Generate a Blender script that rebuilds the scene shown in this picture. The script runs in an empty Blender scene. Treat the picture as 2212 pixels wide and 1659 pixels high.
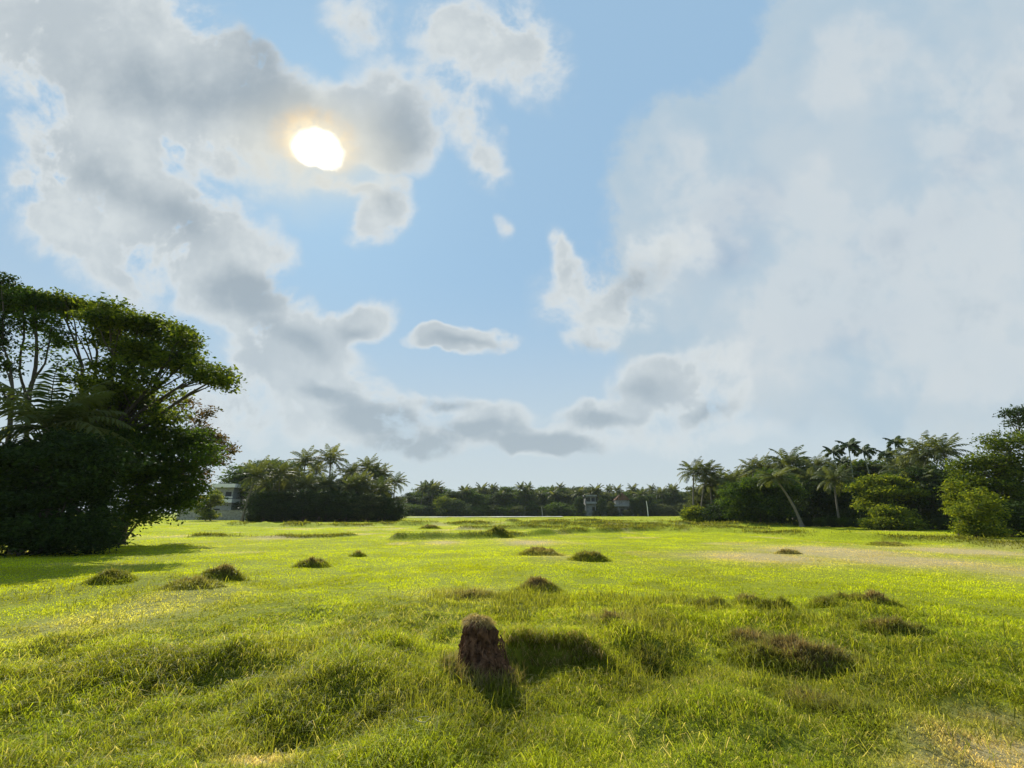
import bpy, math, random
import numpy as np
from mathutils import Vector, Matrix

C = bpy.context.scene.collection
SC = bpy.context.scene
PI = math.pi
R = math.radians

# ------------------------------------------------------------------ camera
CAM_H, PITCH, LENS = 1.75, R(15.7), 16.0
FPX = 2212 * LENS / 36.0                      # focal length in units of a 2212 px wide picture
cam_d = bpy.data.cameras.new('camera')
cam_d.lens = LENS; cam_d.sensor_width = 36; cam_d.clip_start = 0.05; cam_d.clip_end = 6000
cam = bpy.data.objects.new('camera', cam_d); C.objects.link(cam)
cam.location = (0, 0, CAM_H); cam.rotation_euler = (PI / 2 + PITCH, 0, 0)
SC.camera = cam
FW = np.array([0, math.cos(PITCH), math.sin(PITCH)])
UP = np.array([0, -math.sin(PITCH), math.cos(PITCH)])
RT = np.array([1.0, 0, 0])

def ray(px, py):
    return FW + RT * ((px - 1106) / FPX) + UP * ((829.5 - py) / FPX)
def P(px, py, Y):                             # world point seen at a place of the photo, at depth Y
    d = ray(px, py); t = Y / d[1]
    return np.array([0, 0, CAM_H]) + d * t
def G(px, py):                                # the same on flat ground; also metres per photo pixel there
    d = ray(px, py); t = -CAM_H / d[2]
    p = np.array([0, 0, CAM_H]) + d * t
    return p[0], p[1], t / FPX

# ------------------------------------------------------------------ render settings
SC.render.engine = 'CYCLES'
cy = SC.cycles
cy.use_denoising = True
cy.max_bounces = 6; cy.diffuse_bounces = 3; cy.glossy_bounces = 2; cy.transmission_bounces = 4
cy.transparent_max_bounces = 4; cy.caustics_reflective = False; cy.caustics_refractive = False
cy.sample_clamp_indirect = 4.0
SC.view_settings.view_transform = 'Standard'; SC.view_settings.look = 'None'
SC.view_settings.gamma = 1.0; SC.view_settings.exposure = 0.45

# ------------------------------------------------------------------ sun and sky
SUN_PX = (685, 328)
sd = ray(*SUN_PX); sd = sd / np.linalg.norm(sd)
SUN_EL = math.asin(sd[2]); SUN_AZ = math.atan2(sd[0], sd[1])
sun_l = bpy.data.lights.new('sun', 'SUN'); sun_l.energy = 5.0; sun_l.angle = R(0.6); sun_l.color = (1, .95, .84)
sun = bpy.data.objects.new('sun', sun_l); C.objects.link(sun)
sun.rotation_euler = Vector(sd).to_track_quat('Z', 'Y').to_euler()

world = bpy.data.worlds.new('World'); SC.world = world; world.use_nodes = True
wn, wl = world.node_tree.nodes, world.node_tree.links
wn.clear()
def N(kind, **kw):
    n = wn.new(kind)
    for k, v in kw.items(): setattr(n, k, v)
    return n
def vin(sock, v):
    if hasattr(v, 'links') or hasattr(v, 'is_linked'): wl.new(v, sock)
    else: sock.default_value = v
def M(op, a, b=0.0, c=0.0, clamp=False):
    n = N('ShaderNodeMath', operation=op, use_clamp=clamp)
    for i, v in enumerate((a, b, c)): vin(n.inputs[i], v)
    return n.outputs[0]
def smooth(x, lo, hi, tmin=0.0, tmax=1.0):
    n = N('ShaderNodeMapRange', interpolation_type='SMOOTHSTEP')
    vin(n.inputs[0], x); n.inputs[1].default_value = lo; n.inputs[2].default_value = hi
    n.inputs[3].default_value = tmin; n.inputs[4].default_value = tmax
    return n.outputs[0]
def mixc(f, a, b):
    n = N('ShaderNodeMix', data_type='RGBA')
    vin(n.inputs[0], f)
    for s, v in ((n.inputs[6], a), (n.inputs[7], b)):
        if isinstance(v, tuple): s.default_value = (*v, 1)
        else: wl.new(v, s)
    return n.outputs[2]
def vdot(a, v):
    n = N('ShaderNodeVectorMath', operation='DOT_PRODUCT'); wl.new(a, n.inputs[0]); n.inputs[1].default_value = tuple(v)
    return n.outputs['Value']

SKY_S = 0.0733
sky = N('ShaderNodeTexSky', sky_type='NISHITA')
sky.sun_disc = False; sky.sun_elevation = SUN_EL; sky.sun_rotation = SUN_AZ
sky.air_density = 1.0; sky.dust_density = 0.6; sky.ozone_density = 1.5; sky.altitude = 0
dirn = N('ShaderNodeTexCoord').outputs['Generated']
# directions of the sky are named on a plane that touches the celestial sphere low in the north
df = M('MAXIMUM', vdot(dirn, FW), 0.12)
uu = M('DIVIDE', vdot(dirn, RT), df); vv = M('DIVIDE', vdot(dirn, UP), df)
cmb = N('ShaderNodeCombineXYZ'); wl.new(uu, cmb.inputs[0]); wl.new(vv, cmb.inputs[1])
uv = cmb.outputs[0]
hz_el = vdot(dirn, (0, 0, 1))
# pale air towards the horizon
hz = smooth(hz_el, 0.0, .52, .95, 0.0)
def noise(vec, scale, detail, rough=.55, out=0, dist=0.0):
    n = N('ShaderNodeTexNoise'); wl.new(vec, n.inputs['Vector'])
    n.inputs['Scale'].default_value = scale; n.inputs['Detail'].default_value = detail
    n.inputs['Roughness'].default_value = rough; n.inputs['Distortion'].default_value = dist
    return n.outputs[out]
def warp(vec, scale, amt, detail=3):
    c = noise(vec, scale, detail, .55, 1)
    a = N('ShaderNodeVectorMath', operation='SUBTRACT'); wl.new(c, a.inputs[0]); a.inputs[1].default_value = (.5, .5, .5)
    b = N('ShaderNodeVectorMath', operation='MULTIPLY'); wl.new(a.outputs[0], b.inputs[0]); b.inputs[1].default_value = (amt, amt, 0)
    d = N('ShaderNodeVectorMath', operation='ADD'); wl.new(vec, d.inputs[0]); wl.new(b.outputs[0], d.inputs[1])
    return d.outputs[0]
wuv = warp(warp(uv, 3.2, 0.17, 3), 15, .035, 4)
wuv2 = warp(warp(uv, 2.6, 0.16, 2), 11, .04, 4)
def blobs(vec, lst):
    acc = 0.0
    for (px, py, rx, ry, rot, w) in lst:
        mp = N('ShaderNodeMapping', vector_type='TEXTURE'); wl.new(vec, mp.inputs[0])
        mp.inputs[1].default_value = ((px - 1106) / FPX, (829.5 - py) / FPX, 0)
        mp.inputs[2].default_value = (0, 0, R(rot)); mp.inputs[3].default_value = (rx / FPX, ry / FPX, 1)
        g = N('ShaderNodeTexGradient', gradient_type='SPHERICAL'); wl.new(mp.outputs[0], g.inputs[0])
        acc = M('MULTIPLY_ADD', g.outputs['Fac'], w, acc)
    return acc
# cumulus: centre x, y, radii, turn, weight
CUMULUS = [(150, 80, 520, 260, -20, 1.6), (430, 200, 420, 190, -35, 1.5), (640, 230, 330, 120, -18, 1.2), (820, 260, 170, 150, -30, 1.5),
    (300, 330, 260, 120, 0, 1.0), (170, 380, 220, 150, -40, 1.2), (250, 500, 330, 150, -25, 1.3), (400, 480, 170, 110, -30, 1.4),
    (520, 590, 190, 150, -35, 1.6), (600, 690, 190, 110, -35, 1.5), (660, 770, 200, 100, -20, 1.2), (820, 470, 100, 90, 30, 1.9),
    (790, 690, 110, 60, 10, 1.6), (1005, 728, 128, 34, 0, 2.2), (730, 425, 90, 25, -10, 1.0), (1040, 320, 80, 140, 25, .95),
    (990, 90, 130, 190, 10, 1.1), (1140, 110, 120, 170, 20, 1.0), (800, 40, 140, 90, -20, 0.7), (1225, 555, 42, 90, 20, 1.1), (1085, 505, 34, 40, 20, 0.6),
    (1340, 610, 250, 120, 20, 1.1), (1260, 740, 90, 45, 0, 1.0), (1400, 830, 130, 80, 0, 1.2), (1530, 800, 160, 120, 20, 1.0),
    (800, 885, 170, 80, -15, 1.7), (1055, 915, 150, 70, 0, 1.4), (1200, 958, 170, 42, 0, 1.2), (880, 950, 150, 45, -5, 1.6), (500, 890, 90, 60, 0, .9), (720, 860, 110, 60, -20, 1.0), (690, 832, 130, 42, -12, 1.2), (965, 862, 110, 30, 0, 1.0), (1305, 905, 120, 34, 0, 1.1), (1560, 885, 130, 46, 8, .9), (560, 800, 120, 60, -20, .9), (600, 900, 300, 120, 0, .7), (1480, 940, 300, 70, 0, .6)]
DARK = [(700, 838, 100, 28, -12, 1.5), (1305, 912, 100, 22, 0, 1.5), (965, 868, 90, 20, 0, 1.2), (1560, 895, 110, 30, 8, 1.0), (330, 170, 330, 130, -15, 1.1), (560, 130, 200, 90, -50, 1.0), (620, 230, 230, 80, -10, 1.0), (860, 290, 90, 120, -15, 1.3), (230, 380, 110, 90, -45, .9),
    (370, 480, 170, 70, -25, 1.2), (530, 630, 150, 85, -15, 1.7), (660, 740, 120, 45, -25, 1.1), (830, 450, 60, 50, 0, .9), (780, 710, 80, 35, 10, .9),
    (1000, 736, 110, 22, 0, 1.1), (1390, 605, 120, 55, 10, .9), (1400, 850, 100, 50, 0, 1.0), (800, 895, 140, 45, -10, 1.9), (1050, 925, 170, 38, 0, 1.7), (1190, 962, 170, 30, 0, 2.3), (890, 958, 160, 34, -5, 2.0), (1260, 750, 70, 30, 0, .7)]
VEIL = [(2050, 130, 520, 330, 0, 1.8), (1850, 330, 460, 330, 25, 1.5), (1560, 420, 280, 330, 35, 1.3), (2000, 640, 620, 400, 0, 1.6), (1550, 640, 420, 260, 0, 1.2), (2250, 420, 500, 500, 0, 1.2)]
VEIL2 = [(2010, 560, 330, 210, 15, 1.5), (2200, 220, 330, 190, 25, 1.3), (1700, 640, 200, 130, 20, 1.2), (1850, 140, 190, 150, 20, 1.1), (2130, 760, 380, 140, 10, 1.2), (1500, 400, 170, 220, 40, .9), (1740, 440, 220, 130, 30, .9), (1620, 800, 260, 110, 10, .9)]
VSHADE = [(1600, 460, 170, 90, 45, 1.2), (2130, 320, 190, 70, 35, 1.2), (1560, 560, 160, 80, 30, .8), (1960, 520, 240, 70, 20, .7), (1820, 700, 260, 90, 15, .7)]
n1 = noise(uv, 5.2, 10, .60, 0, .25)
n1c = smooth(n1, .28, .72)
fine = noise(uv, 14, 5, .6)
dA = blobs(wuv, CUMULUS)
densA = M('MULTIPLY', dA, M('MULTIPLY_ADD', n1c, 1.9, .06))
wisp = M('MULTIPLY_ADD', fine, 1.5, .25)
alphaA = M('MULTIPLY', smooth(M('MULTIPLY', densA, wisp), .05, .78), M('MULTIPLY_ADD', hz, -.3, 1.0))
dark = M('MULTIPLY', blobs(wuv, DARK), M('MULTIPLY_ADD', fine, 1.3, .3))
darkA = smooth(dark, .0, 1.15, 0, .95)
shade = smooth(noise(warp(uv, 7, .1, 3), 4.2, 7, .58), .36, .66)
lit = mixc(M('MULTIPLY', smooth(densA, .35, 1.3), shade), (.67, .725, .745), (.50, .565, .61))
bd = M('MULTIPLY', densA, wisp)
rim = M('MULTIPLY', smooth(bd, .12, .38), smooth(bd, .38, .95, 1, 0))
micro = smooth(noise(warp(uv, 12, .05, 2), 19, 6, .62), .32, .68)
lit = mixc(M('MULTIPLY', micro, .45), lit, (.50, .565, .615))
lit = mixc(M('MULTIPLY', rim, .7), lit, (.76, .80, .81))
colA = mixc(darkA, lit, (.36, .43, .49))
dB = blobs(wuv2, VEIL)
alphaB = smooth(M('MULTIPLY', M('MULTIPLY', dB, M('MULTIPLY_ADD', n1c, .75, .6)), wisp), .17, .46, 0, .86)
shB = M('MULTIPLY', smooth(blobs(wuv, VSHADE), .0, .9), smooth(n1, .3, .62, .25, .9))
vn = smooth(noise(warp(uv, 3, .2, 3), 3.0, 6, .55), .36, .64)
colB = mixc(shB, mixc(vn, (.45, .575, .675), (.555, .635, .69)), (.40, .50, .615))
def scaled(c): return tuple(x * 10 for x in c)
def mulc(a, k):
    n = N('ShaderNodeMix', data_type='RGBA', blend_type='MULTIPLY'); n.inputs[0].default_value = 1
    wl.new(a, n.inputs[6]); n.inputs[7].default_value = (k[0], k[1], k[2], 1); return n.outputs[2]
base = mulc(sky.outputs[0], (.62, .90, 1.0))
base = mixc(.86, base, scaled((.365, .56, .765)))
base = mixc(hz, base, scaled((.60, .68, .72)))
c1 = mixc(alphaB, base, mulc(colB, (10, 10, 10)))
c2 = mixc(alphaA, c1, mulc(colA, (10, 10, 10)))
# a second, whiter bank in front of the veil
dC = M('MULTIPLY', blobs(wuv, VEIL2), M('MULTIPLY', M('MULTIPLY_ADD', n1c, 1.2, .35), wisp))
alphaC = smooth(dC, .10, .75, 0, .66)
shC = smooth(M('MULTIPLY', M('MULTIPLY', dC, shade), M('MULTIPLY_ADD', micro, .25, .85)), .35, 1.3, 0, .7)
c2 = mixc(alphaC, c1, mulc(mixc(shC, (.655, .705, .735), (.50, .575, .64)), (10, 10, 10)))
c2 = mixc(alphaA, c2, mulc(colA, (10, 10, 10)))
# the veiled sun: orange fringe and white core whose outline follows the cloud
suv = warp(warp(uv, 9, .026, 3), 34, .018, 4)
sc_u, sc_v = (SUN_PX[0] - 1106) / FPX, (829.5 - SUN_PX[1]) / FPX
def edge(off, soft):                             # straight lower rim where the cloud lets the sun out
    n = N('ShaderNodeVectorMath', operation='DOT_PRODUCT'); wl.new(suv, n.inputs[0]); n.inputs[1].default_value = (.30, .95, 0)
    return smooth(M('SUBTRACT', n.outputs['Value'], .30 * sc_u + .95 * sc_v + off / FPX), -soft / FPX, soft / FPX)
glow = smooth(blobs(wuv, [(SUN_PX[0] - 5, SUN_PX[1] - 5, 250, 200, -10, 1)]), .02, 1.0, 0, .8)
c3 = mixc(glow, c2, scaled((.80, .775, .66)))
ring = smooth(blobs(suv, [(SUN_PX[0] - 4, SUN_PX[1] - 22, 124, 92, -24, 1)]), .04, .7, 0, .92)
ring = M('MULTIPLY', M('MULTIPLY', ring, edge(-34, 10)), smooth(noise(uv, 22, 4, .6), .30, .62, .35, 1))
rcol = mixc(smooth(blobs(suv, [(SUN_PX[0], SUN_PX[1] - 8, 110, 80, -24, 1)]), .05, .6), scaled((.95, .70, .40)), scaled((1.15, 1.0, .70)))
c4 = mixc(ring, c3, rcol)
core = M('MULTIPLY', smooth(blobs(suv, [(SUN_PX[0] + 1, SUN_PX[1] - 4, 66, 47, -24, 1)]), .0, .5), edge(-33, 7))
c5 = mixc(core, c4, scaled((2.4, 2.3, 2.05)))
bg = N('ShaderNodeBackground'); wl.new(c5, bg.inputs[0]); bg.inputs[1].default_value = SKY_S
wo = N('ShaderNodeOutputWorld'); wl.new(bg.outputs[0], wo.inputs[0])
world.cycles.sampling_method = 'MANUAL'; world.cycles.sample_map_resolution = 512

# ------------------------------------------------------------------ tags
def tag(o, label=None, cat=None, group=None, kind=None):
    if label: o['label'] = label
    if cat: o['category'] = cat
    if group: o['group'] = group
    if kind: o['kind'] = kind
    return o
def empty(name, loc, label, cat, group=None, rz=0.0):
    o = bpy.data.objects.new(name, None); C.objects.link(o)
    o.location = tuple(loc); o.rotation_euler = (0, 0, rz); o.empty_display_size = .2
    return tag(o, label, cat, group)
def copy_tree(src, parent=None):
    c = src.copy(); C.objects.link(c); c.parent = parent
    for ch in src.children: copy_tree(ch, c)
    return c

# ------------------------------------------------------------------ mesh building
class MB:
    def __init__(s): s.V = []; s.F = {3: [], 4: []}; s.n = 0; s.T = []; s.Mi = {3: [], 4: []}
    def add(s, V, F, tint=0.5, mi=0):
        V = np.asarray(V, float); F = np.asarray(F, int)
        s.V.append(V); k = F.shape[1]
        s.F[k].append(F + s.n); s.Mi[k].append(np.full(len(F), mi))
        s.T.append(np.broadcast_to(np.asarray(tint, float), (len(V),)).copy() if np.ndim(tint) < 2 else np.asarray(tint, float))
        s.n += len(V)
    def more(s, F, mi=0):
        F = np.asarray(F, int); k = F.shape[1]; s.F[k].append(F); s.Mi[k].append(np.full(len(F), mi))
    def data(s, name, mats, smooth=False):
        V = np.concatenate(s.V)
        loops, tot, mi = [], [], []
        for k in (4, 3):
            if s.F[k]:
                f = np.concatenate(s.F[k]); loops.append(f.ravel()); tot.append(np.full(len(f), k)); mi.append(np.concatenate(s.Mi[k]))
        loops = np.concatenate(loops); tot = np.concatenate(tot); mi = np.concatenate(mi)
        me = bpy.data.meshes.new(name)
        me.vertices.add(len(V)); me.vertices.foreach_set('co', V.astype(np.float32).ravel())
        me.loops.add(len(loops)); me.loops.foreach_set('vertex_index', loops.astype(np.int32))
        me.polygons.add(len(tot))
        me.polygons.foreach_set('loop_start', np.concatenate([[0], np.cumsum(tot)[:-1]]).astype(np.int32))
        me.polygons.foreach_set('loop_total', tot.astype(np.int32))
        me.polygons.foreach_set('material_index', mi.astype(np.int32))
        me.polygons.foreach_set('use_smooth', np.full(len(tot), smooth))
        T = np.concatenate(s.T)
        if T.ndim == 1:
            me.attributes.new('tint', 'FLOAT', 'POINT').data.foreach_set('value', T.astype(np.float32))
        else:
            me.attributes.new('col', 'FLOAT_VECTOR', 'POINT').data.foreach_set('vector', T.astype(np.float32).ravel())
        me.update(calc_edges=True)
        for m in (mats if isinstance(mats, (list, tuple)) else [mats]): me.materials.append(m)
        return me
    def build(s, name, mats, parent=None, smooth=False):
        o = bpy.data.objects.new(name, s.data(name, mats, smooth)); C.objects.link(o); o.parent = parent
        return o

def tube_arrays(path, radii, sides=8, cap=False):
    path = np.asarray(path, float); n = len(path)
    t = np.gradient(path, axis=0); t /= np.linalg.norm(t, axis=1)[:, None] + 1e-9
    ref = np.array([.31, .95, .02]) if abs(t[0][1]) < .8 else np.array([1.0, 0, .05])
    a = np.cross(t, ref); a /= np.linalg.norm(a, axis=1)[:, None]; b = np.cross(t, a)
    ang = np.linspace(0, 2 * PI, sides, endpoint=False)
    V = path[:, None] + (a[:, None] * np.cos(ang)[None, :, None] + b[:, None] * np.sin(ang)[None, :, None]) * np.asarray(radii)[:, None, None]
    i = np.arange(n - 1)[:, None] * sides; j = np.arange(sides)[None]; k = (j + 1) % sides
    F = np.stack([i + j, i + k, i + sides + k, i + sides + j], -1).reshape(-1, 4)
    return V.reshape(-1, 3), F
def box(mb, x0, x1, y0, y1, z0, z1, tint=.5, mi=0):
    V = [(x0, y0, z0), (x1, y0, z0), (x1, y1, z0), (x0, y1, z0), (x0, y0, z1), (x1, y0, z1), (x1, y1, z1), (x0, y1, z1)]
    F = [(0, 3, 2, 1), (4, 5, 6, 7), (0, 1, 5, 4), (1, 2, 6, 5), (2, 3, 7, 6), (3, 0, 4, 7)]
    mb.add(V, F, tint, mi)

# ------------------------------------------------------------------ numeric noise
_rs = np.random.RandomState(7); _tab = _rs.rand(256, 256)
def vnoise(x, y):
    xi = np.floor(x).astype(int); yi = np.floor(y).astype(int); fx = x - xi; fy = y - yi
    fx = fx * fx * (3 - 2 * fx); fy = fy * fy * (3 - 2 * fy)
    g = lambda a, b: _tab[a % 256, b % 256]
    return (g(xi, yi) * (1 - fx) + g(xi + 1, yi) * fx) * (1 - fy) + (g(xi, yi + 1) * (1 - fx) + g(xi + 1, yi + 1) * fx) * fy
def fbm(x, y, o=4):
    s = 0; a = .5; t = 0
    for k in range(o):
        s = s + a * vnoise(x * 2 ** k + 17.3 * k, y * 2 ** k + 9.1 * k); t += a; a *= .5
    return s / t
def sst(x, a, b):
    t = np.clip((x - a) / (b - a), 0, 1); return t * t * (3 - 2 * t)
def lerp(a, b, t): return a + (b - a) * t

# ------------------------------------------------------------------ materials
def new_mat(name):
    m = bpy.data.materials.new(name); m.use_nodes = True
    nt = m.node_tree; nt.nodes.clear()
    out = nt.nodes.new('ShaderNodeOutputMaterial')
    return m, nt, out
def leafy(name, c1, c2, trans=.45, tcol=1.3, rough=.6, spec=.1):
    m, nt, out = new_mat(name); n, l = nt.nodes, nt.links
    at = n.new('ShaderNodeAttribute'); at.attribute_name = 'tint'
    mx = n.new('ShaderNodeMix'); mx.data_type = 'RGBA'
    l.new(at.outputs['Fac'], mx.inputs[0]); mx.inputs[6].default_value = (*c1, 1); mx.inputs[7].default_value = (*c2, 1)
    finish_leaf(nt, out, mx.outputs[2], trans, tcol, rough, spec)
    return m
def finish_leaf(nt, out, col, trans, tcol, rough, spec):
    n, l = nt.nodes, nt.links
    p = n.new('ShaderNodeBsdfPrincipled'); l.new(col, p.inputs['Base Color'])
    p.inputs['Roughness'].default_value = rough; p.inputs['Specular IOR Level'].default_value = spec
    tr = n.new('ShaderNodeBsdfTranslucent')
    br = n.new('ShaderNodeMix'); br.data_type = 'RGBA'; br.blend_type = 'MULTIPLY'; br.inputs[0].default_value = 1
    l.new(col, br.inputs[6]); br.inputs[7].default_value = (tcol * 1.1, tcol, tcol * .5, 1); l.new(br.outputs[2], tr.inputs[0])
    ms = n.new('ShaderNodeMixShader'); ms.inputs[0].default_value = trans
    l.new(p.outputs[0], ms.inputs[1]); l.new(tr.outputs[0], ms.inputs[2]); l.new(ms.outputs[0], out.inputs[0])
def col_leaf(name, trans=.45, tcol=1.4):
    m, nt, out = new_mat(name)
    at = nt.nodes.new('ShaderNodeAttribute'); at.attribute_name = 'col'
    finish_leaf(nt, out, at.outputs['Vector'], trans, tcol, .55, .15)
    return m
def rough_mat(name, c1, c2, scale=6.0, rough=.9, bump=.4, detail=8, stretch=(1, 1, 1), spec=.2):
    m, nt, out = new_mat(name); n, l = nt.nodes, nt.links
    tc = n.new('ShaderNodeTexCoord'); mp = n.new('ShaderNodeMapping'); l.new(tc.outputs['Object'], mp.inputs[0]); mp.inputs[3].default_value = stretch
    nz = n.new('ShaderNodeTexNoise'); l.new(mp.outputs[0], nz.inputs[0]); nz.inputs['Scale'].default_value = scale; nz.inputs['Detail'].default_value = detail; nz.inputs['Roughness'].default_value = .65
    rp = n.new('ShaderNodeValToRGB'); l.new(nz.outputs[0], rp.inputs[0])
    rp.color_ramp.elements[0].position = .32; rp.color_ramp.elements[1].position = .68
    rp.color_ramp.elements[0].color = (*c1, 1); rp.color_ramp.elements[1].color = (*c2, 1)
    p = n.new('ShaderNodeBsdfPrincipled'); l.new(rp.outputs[0], p.inputs['Base Color']); p.inputs['Roughness'].default_value = rough
    p.inputs['Specular IOR Level'].default_value = spec
    bp = n.new('ShaderNodeBump'); bp.inputs['Strength'].default_value = bump; bp.inputs['Distance'].default_value = .05; l.new(nz.outputs[0], bp.inputs['Height']); l.new(bp.outputs[0], p.inputs['Normal'])
    l.new(p.outputs[0], out.inputs[0])
    return m
MAT = dict(
    bark=rough_mat('bark', (.035, .028, .022), (.11, .09, .07), 5, stretch=(3, 3, .7)),
    palm_bark=rough_mat('palm_bark', (.10, .085, .07), (.24, .21, .17), 4, stretch=(.6, .6, 6)),
    areca_bark=rough_mat('areca_bark', (.10, .13, .08), (.24, .26, .18), 3, stretch=(.4, .4, 5)),
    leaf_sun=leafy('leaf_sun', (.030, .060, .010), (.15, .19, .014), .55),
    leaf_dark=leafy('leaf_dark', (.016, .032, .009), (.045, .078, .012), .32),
    leaf_mid=leafy('leaf_mid', (.030, .065, .012), (.085, .135, .012), .5),
    leaf_bright=leafy('leaf_bright', (.050, .090, .010), (.24, .27, .018), .52),
    leaf_red=leafy('leaf_red', (.05, .055, .014), (.15, .09, .03), .45),
    leaf_grey=leafy('leaf_grey', (.045, .062, .024), (.11, .13, .05), .45),
    palm=leafy('palm_leaf', (.040, .062, .016), (.17, .185, .055), .48, 1.35, .5, .2),
    areca=leafy('areca_leaf', (.022, .045, .014), (.06, .09, .022), .3, 1.2, .55, .12),
)

# ------------------------------------------------------------------ ground
BUNDS = [([(860, 1167), (1040, 1164), (1250, 1152), (1420, 1147), (1600, 1152), (1800, 1164), (2000, 1172), (2212, 1188), (2400, 1205)], .5, .22),
         ([(870, 1136), (1000, 1135), (1250, 1138), (1500, 1136), (1700, 1139)], .8, .28), ([(1000, 1145), (1200, 1142), (1400, 1142), (1650, 1146)], .7, .2),
         ([(420, 1160), (650, 1163), (760, 1158)], .35, .10), ([(500, 1136), (700, 1139), (900, 1135)], .8, .25), ([(1100, 1130), (1400, 1130), (1560, 1132)], 1.0, .3)]
BUND_W = [([G(*p)[:2] for p in pl], w, h) for pl, w, h in BUNDS]
MOUNDS = [  # px, py, half width px, half depth m, height m : soft swells in the near field
    (1480, 1340, 120, .7, .16), (1700, 1360, 160, .8, .14), (1850, 1330, 120, .8, .12), (600, 1450, 220, .9, .14), (300, 1260, 120, 1.2, .22), (420, 1290, 110, 1.0, .15),
    (1330, 1400, 90, .5, .16), (800, 1440, 140, .6, .14), (1560, 1560, 160, .35, .10), (820, 1520, 160, .35, .10), (1150, 1210, 110, 1.5, .15), (1900, 1480, 130, .5, .10), (250, 1480, 180, .6, .1)]
MOUND_W = []
for (px, py, hw, hd, h) in MOUNDS:
    x, y, m = G(px, py); MOUND_W.append((x, y, hw * m, hd, h))
BX0, BY, _m = G(1090, 1452); BX1 = G(1245, 1452)[0]
def seg_dist(x, y, a, b):
    ax, ay = a; bx, by = b; dx, dy = bx - ax, by - ay
    t = np.clip(((x - ax) * dx + (y - ay) * dy) / (dx * dx + dy * dy), 0, 1)
    return np.hypot(x - ax - t * dx, y - ay - t * dy)
def height(x, y):
    r = np.hypot(x, y)
    z = .16 * (fbm(x / 11, y / 11, 3) - .5) * sst(r, 4, 14) + .10 * (fbm(x / 2.6 + 5, y / 2.6, 3) - .5)
    rel = .46 * (1 - .85 * np.exp(-((x - (BX0 + BX1) / 2) / .7) ** 2 - ((y - BY) / .6) ** 2)) * np.where(r < 8, 1 - .75 * np.clip(patch('straw', x, y), 0, 1), 1)
    z = z + rel * (fbm(x / .85, y / .85 + 3, 4) - .45) * (1 - sst(r, 7, 13)) * sst(r, 1.2, 2.5)
    for (mx, my, w, d, h) in MOUND_W:
        z = z + h * np.exp(-((x - mx) / w) ** 2 - ((y - my) / d) ** 2)
    for pl, w, h in BUND_W:
        dd = np.full(x.shape, 1e9)
        for a, b in zip(pl[:-1], pl[1:]): dd = np.minimum(dd, seg_dist(x, y, a, b))
        z = z + 1.7 * h * np.exp(-(dd / w) ** 2) * (.6 + .8 * vnoise(x / 2.2, y / 2.2))
    # the small bank beside the stump, undercut on the side that faces south
    yy = y - (BY + .16 * np.sin(x * 3.1) + .05 * np.sin(x * 9))
    win = sst(x, BX0 - .25, BX0 + .05) * (1 - sst(x, BX1 - .1, BX1 + .5))
    z = z + .27 * (.45 + .95 * vnoise(x * 3.3 + 2, y * .6)) * win * sst(yy, -.05, .06) * np.exp(-(np.maximum(yy, 0) / .75) ** 2) - .07 * win * np.exp(-((yy + .15) / .16) ** 2)
    # land behind the field rises a little
    return z + .35 * sst(r, 120, 240)
PATCH = {'straw': [(1150, 1172, 60, 5, 1.0), (960, 1172, 40, 4, .8), (1640, 1204, 130, 12, 1.15), (1790, 1192, 140, 12, 1.2), (1950, 1213, 170, 14, 1.05), (1500, 1200, 60, 8, .5), (2150, 1230, 150, 30, .7), (2080, 1192, 120, 10, 1.1), (2180, 1640, 140, 46, 1.5), (2070, 1630, 90, 24, .7), (2040, 1655, 120, 20, .6), (2150, 1560, 90, 20, .5),
                   (560, 1650, 60, 18, .9), (300, 1330, 140, 50, .35), (180, 1345, 100, 30, .4), (1330, 1345, 50, 14, .7), (1000, 1290, 120, 18, .4), (600, 1163, 60, 3, .7), (1200, 1205, 60, 8, .5)],
         'lush': [(2120, 1400, 160, 100, .9), (1750, 1560, 260, 70, .5), (150, 1600, 220, 60, .8), (520, 1270, 250, 60, .3), (1380, 1600, 220, 50, .5), (2150, 1330, 120, 50, .5)],
         'olive': [(560, 1490, 330, 70, .9), (150, 1560, 260, 90, .9), (780, 1560, 260, 60, .8), (1430, 1370, 170, 40, .6), (1560, 1470, 220, 60, .7), (1350, 1500, 180, 50, .5), (1750, 1500, 260, 70, .5), (1050, 1520, 160, 30, .6), (1500, 1330, 120, 30, .6), (330, 1280, 170, 30, .5), (1880, 1370, 190, 40, .5), (1130, 1300, 220, 22, .4), (100, 1290, 150, 30, .5)],
         'lime': [(1000, 1215, 420, 40, 1.0), (700, 1260, 250, 60, .8), (1250, 1290, 250, 50, .8), (500, 1180, 250, 30, .9), (1420, 1230, 200, 30, .8)]}
PATCH_W = {}
for k, lst in PATCH.items():
    out = []
    for (px, py, rx, ry, w) in lst:
        x, y, m = G(px, py); y2 = G(px, max(py - ry, 1122))[1]
        out.append((x, y, rx * m, max(y2 - y, .15), w))
    PATCH_W[k] = out
def patch(k, x, y):
    s = np.zeros(x.shape)
    wob = 1.0 + .9 * (fbm(x / .8 + 40, y / .8, 3) - .5)
    for (px, py, rx, ry, w) in PATCH_W[k]:
        s = np.maximum(s, w * np.exp(-(((x - px) / rx) ** 2 + ((y - py) / ry) ** 2) * wob * .9))
    return s
OLIVE = np.array([.112, .128, .017]); LUSH = np.array([.172, .222, .015]); LIME = np.array([.35, .405, .008]); YEL = np.array([.25, .27, .018]); STRAW = np.array([.52, .43, .21]); BROWN = np.array([.17, .115, .055]); SOIL = np.array([.075, .055, .03])
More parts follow.
